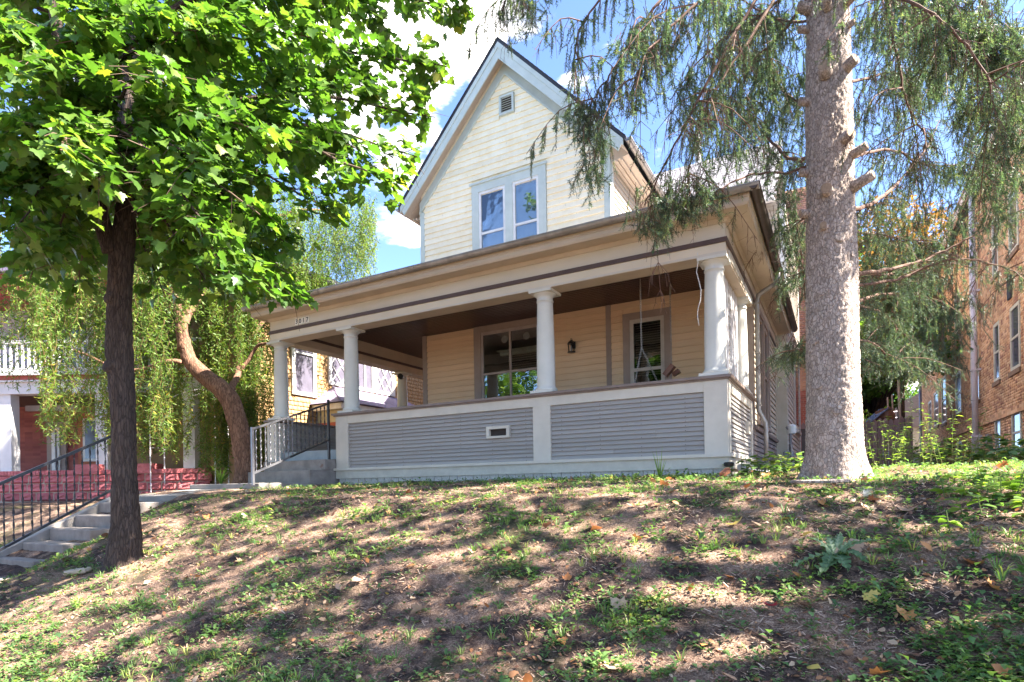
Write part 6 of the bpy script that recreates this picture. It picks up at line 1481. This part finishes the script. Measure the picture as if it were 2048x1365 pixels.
# thistle rosette
tb = Vector(at(1676, 1118, 4.6)); 
def groundhit(px, py):
    d = RT*(px-1024)/F-UP*(py-CY)/F+FW
    t = 1.8
    while t < 14:
        p = d*t
        if p[2] < zg(p[0], p[1]): break
        t += .02
    return Vector((p[0], p[1], zg(p[0], p[1])))
tb = groundhit(1672, 1122); TS = .72; rs = thing('thistle_plant', 'grey green thistle rosette of long toothed leaves lying on the bank below the spruce', 'plant', tuple(tb))
for i, (a, l, sun_tint) in enumerate(((-1.7, .34, 0), (-1.3, .30, 0), (-2.6, .36, 1), (2.75, .24, 1), (1.45, .26, 1), (.25, .30, 1), (.8, .18, 1), (-.7, .26, 0), (-2.1, .22, 0), (2.1, .2, 1))):
    l *= TS; d = Vector((math.cos(a), math.sin(a), 0)); s = Vector((-d.y, d.x, 0)); V = []; T = []; N_ = 25
    for k in range(N_):
        t = k/(N_-1); base = (.048 if sun_tint == 0 else .034)*math.sin(math.pi*min(1, t*.8+.16)); tooth = (1.0, .8, .38, .75)[k % 4]*random.uniform(.8, 1.15); x_, y_ = tb.x+d.x*l*t+s.x*.05*t*t*(i % 3-1), tb.y+d.y*l*t+s.y*.05*t*t*(i % 3-1)
        c = Vector((x_, y_, zg(x_, y_)+.018+.055*math.sin(math.pi*t*.75)+.006*math.sin(k*1.7))); o_ = d*.018*tooth; V += [c-s*base*tooth+o_+Vector((0, 0, random.uniform(0, .016))), c-s*base*tooth*.5+Vector((0, 0, .008)), c, c+s*base*tooth*.5+Vector((0, 0, .008)), c+s*base*tooth+o_+Vector((0, 0, random.uniform(0, .016)))]
    for k in range(N_-1):
        for j in range(4): q = k*5+j; T += [(q, q+1, q+6), (q, q+6, q+5)]
    npobj('leaf', [tuple(v) for v in V], T, thistlem, rs, tint=np.clip(np.tile([.25, .3, 1, .3, .25], N_)*.6+(.0 if sun_tint == 0 else .35)+rng.random(len(V))*.1, 0, 1))  # paler tint paints sun on the other leaves; front ones stay dark
# fallen leaves, each its own
FLv = MLv.copy(); FLv[:, 2] = .45*FLv[:, 0]**2*2+.3*(FLv[:, 1]-.4)**2
OVv = ov.copy(); OVv[:, 2] = 1.6*OVv[:, 0]**2+.25*(OVv[:, 1]-.5)**2; OVv2 = OVv.copy(); OVv2[:, 0] *= 1.5; OVv2[:, 2] *= 1.8
fm = {}
info = {'orange brown': 'dry curled orange brown leaf fallen on the weedy bank', 'tan': 'dry tan leaf fallen on the weedy bank', 'yellow': 'small yellow leaf fallen on the weedy bank', 'dark brown': 'dark brown shrivelled leaf fallen on the weedy bank'}
P = gpts(700); P = setz(P, .018); vx, vy, vD = view(P); P = P[(vx > 0) & (vx < 2048) & (vy < 1380)][:240]
for i, p in enumerate(P):
    kind = random.choices(list(info), (42, 34, 10, 14))[0]; sh_ = random.choice((0, 1, 1, 2)); key = (kind, sh_)
    if key not in fm:
        me = npmesh('fallen_leaf', (FLv, OVv, OVv2)[sh_]-np.array([0, .4, 0]), (MLt, ot, ot)[sh_]); me.materials.append(LEAFCOL[kind]); fm[key] = me
    o = bpy.data.objects.new('fallen_leaf', fm[key]); COL.objects.link(o); o.location = p.tolist(); o.rotation_euler = (random.gauss(.3, .45), random.gauss(0, .4), random.uniform(0, 6.28)); s = random.uniform(.045, .10)*(1.1 if sh_ == 0 else 1); o.scale = (s, s, s)
    tag(o, info[kind], 'leaf', kind+' fallen leaves')
rl_ = groundhit(1546, 1226); me = npmesh('fallen_leaf', FLv, MLt); me.materials.append(LEAFCOL['red']); o = bpy.data.objects.new('fallen_leaf', me); COL.objects.link(o); o.location = rl_+Vector((0, 0, .03)); o.rotation_euler = (.3, .1, 2.6); o.scale = (.075,)*3; tag(o, 'single crimson maple leaf lying in the foreground soil', 'leaf')
# stick, flat stone, root plate ring, seed fluff
q = [groundhit(x, y)+Vector((0, 0, .012)) for x, y in ((1330, 1215), (1400, 1228), (1465, 1255), (1505, 1272), (1555, 1300))]
sk = MB().tube(q, [.003, .005, .006, .007, .006], 6).tube([q[3], q[3]+Vector((.05, .04, .05))], [.004, .002], 5).build('fallen_stick', twigmaple); tag(sk, 'bare forked stick lying across the foreground slope', 'stick')
c = groundhit(155, 1148); fs = MB().obox(c+Vector((0, 0, .02)), (Vector((.9, .3, .12)).normalized(), Vector((-.3, .9, .1)).normalized(), Vector((-.1, -.1, 1)).normalized()), (.26, .11, .05)).build('flat_stone', stonem, bevel=.015); tag(fs, 'tan flat stone lying left of the maple foot', 'stone')
mb = MB()
for k in range(3):
    c = groundhit(1640, 968+k*3); mb.tube([c+Vector((math.cos(a)*(.22-.05*k), math.sin(a)*(.10-.02*k)-.05, .02+.01*k)) for a in np.linspace(math.pi*1.0, math.pi*2.0, 12)], .016, 6)
o = mb.build('surface_root', barkspruce); tag(o, 'ringed surface root curling at the foot of the spruce', 'root')
c = groundhit(1728, 996); V = []; T = []
for i in range(260):
    d = Vector(rng.normal(size=3)); d.z = abs(d.z)*.7; d.normalize(); b = c+d*.02; k = len(V); s = d.cross(Vector((0, 0, 1))).normalized()*.0015; V += [b-s, b+s, b+d*random.uniform(.04, .1)+Vector((.06*random.random(), 0, 0))]; T.append((k, k+1, k+2))
o = npobj('seed_fluff', [tuple(v) for v in V], T, M('white fluff', (.8, .78, .74), rough=1)); tag(o, 'pale tuft of dry fluff on the sunlit crest right of the spruce', 'fluff')
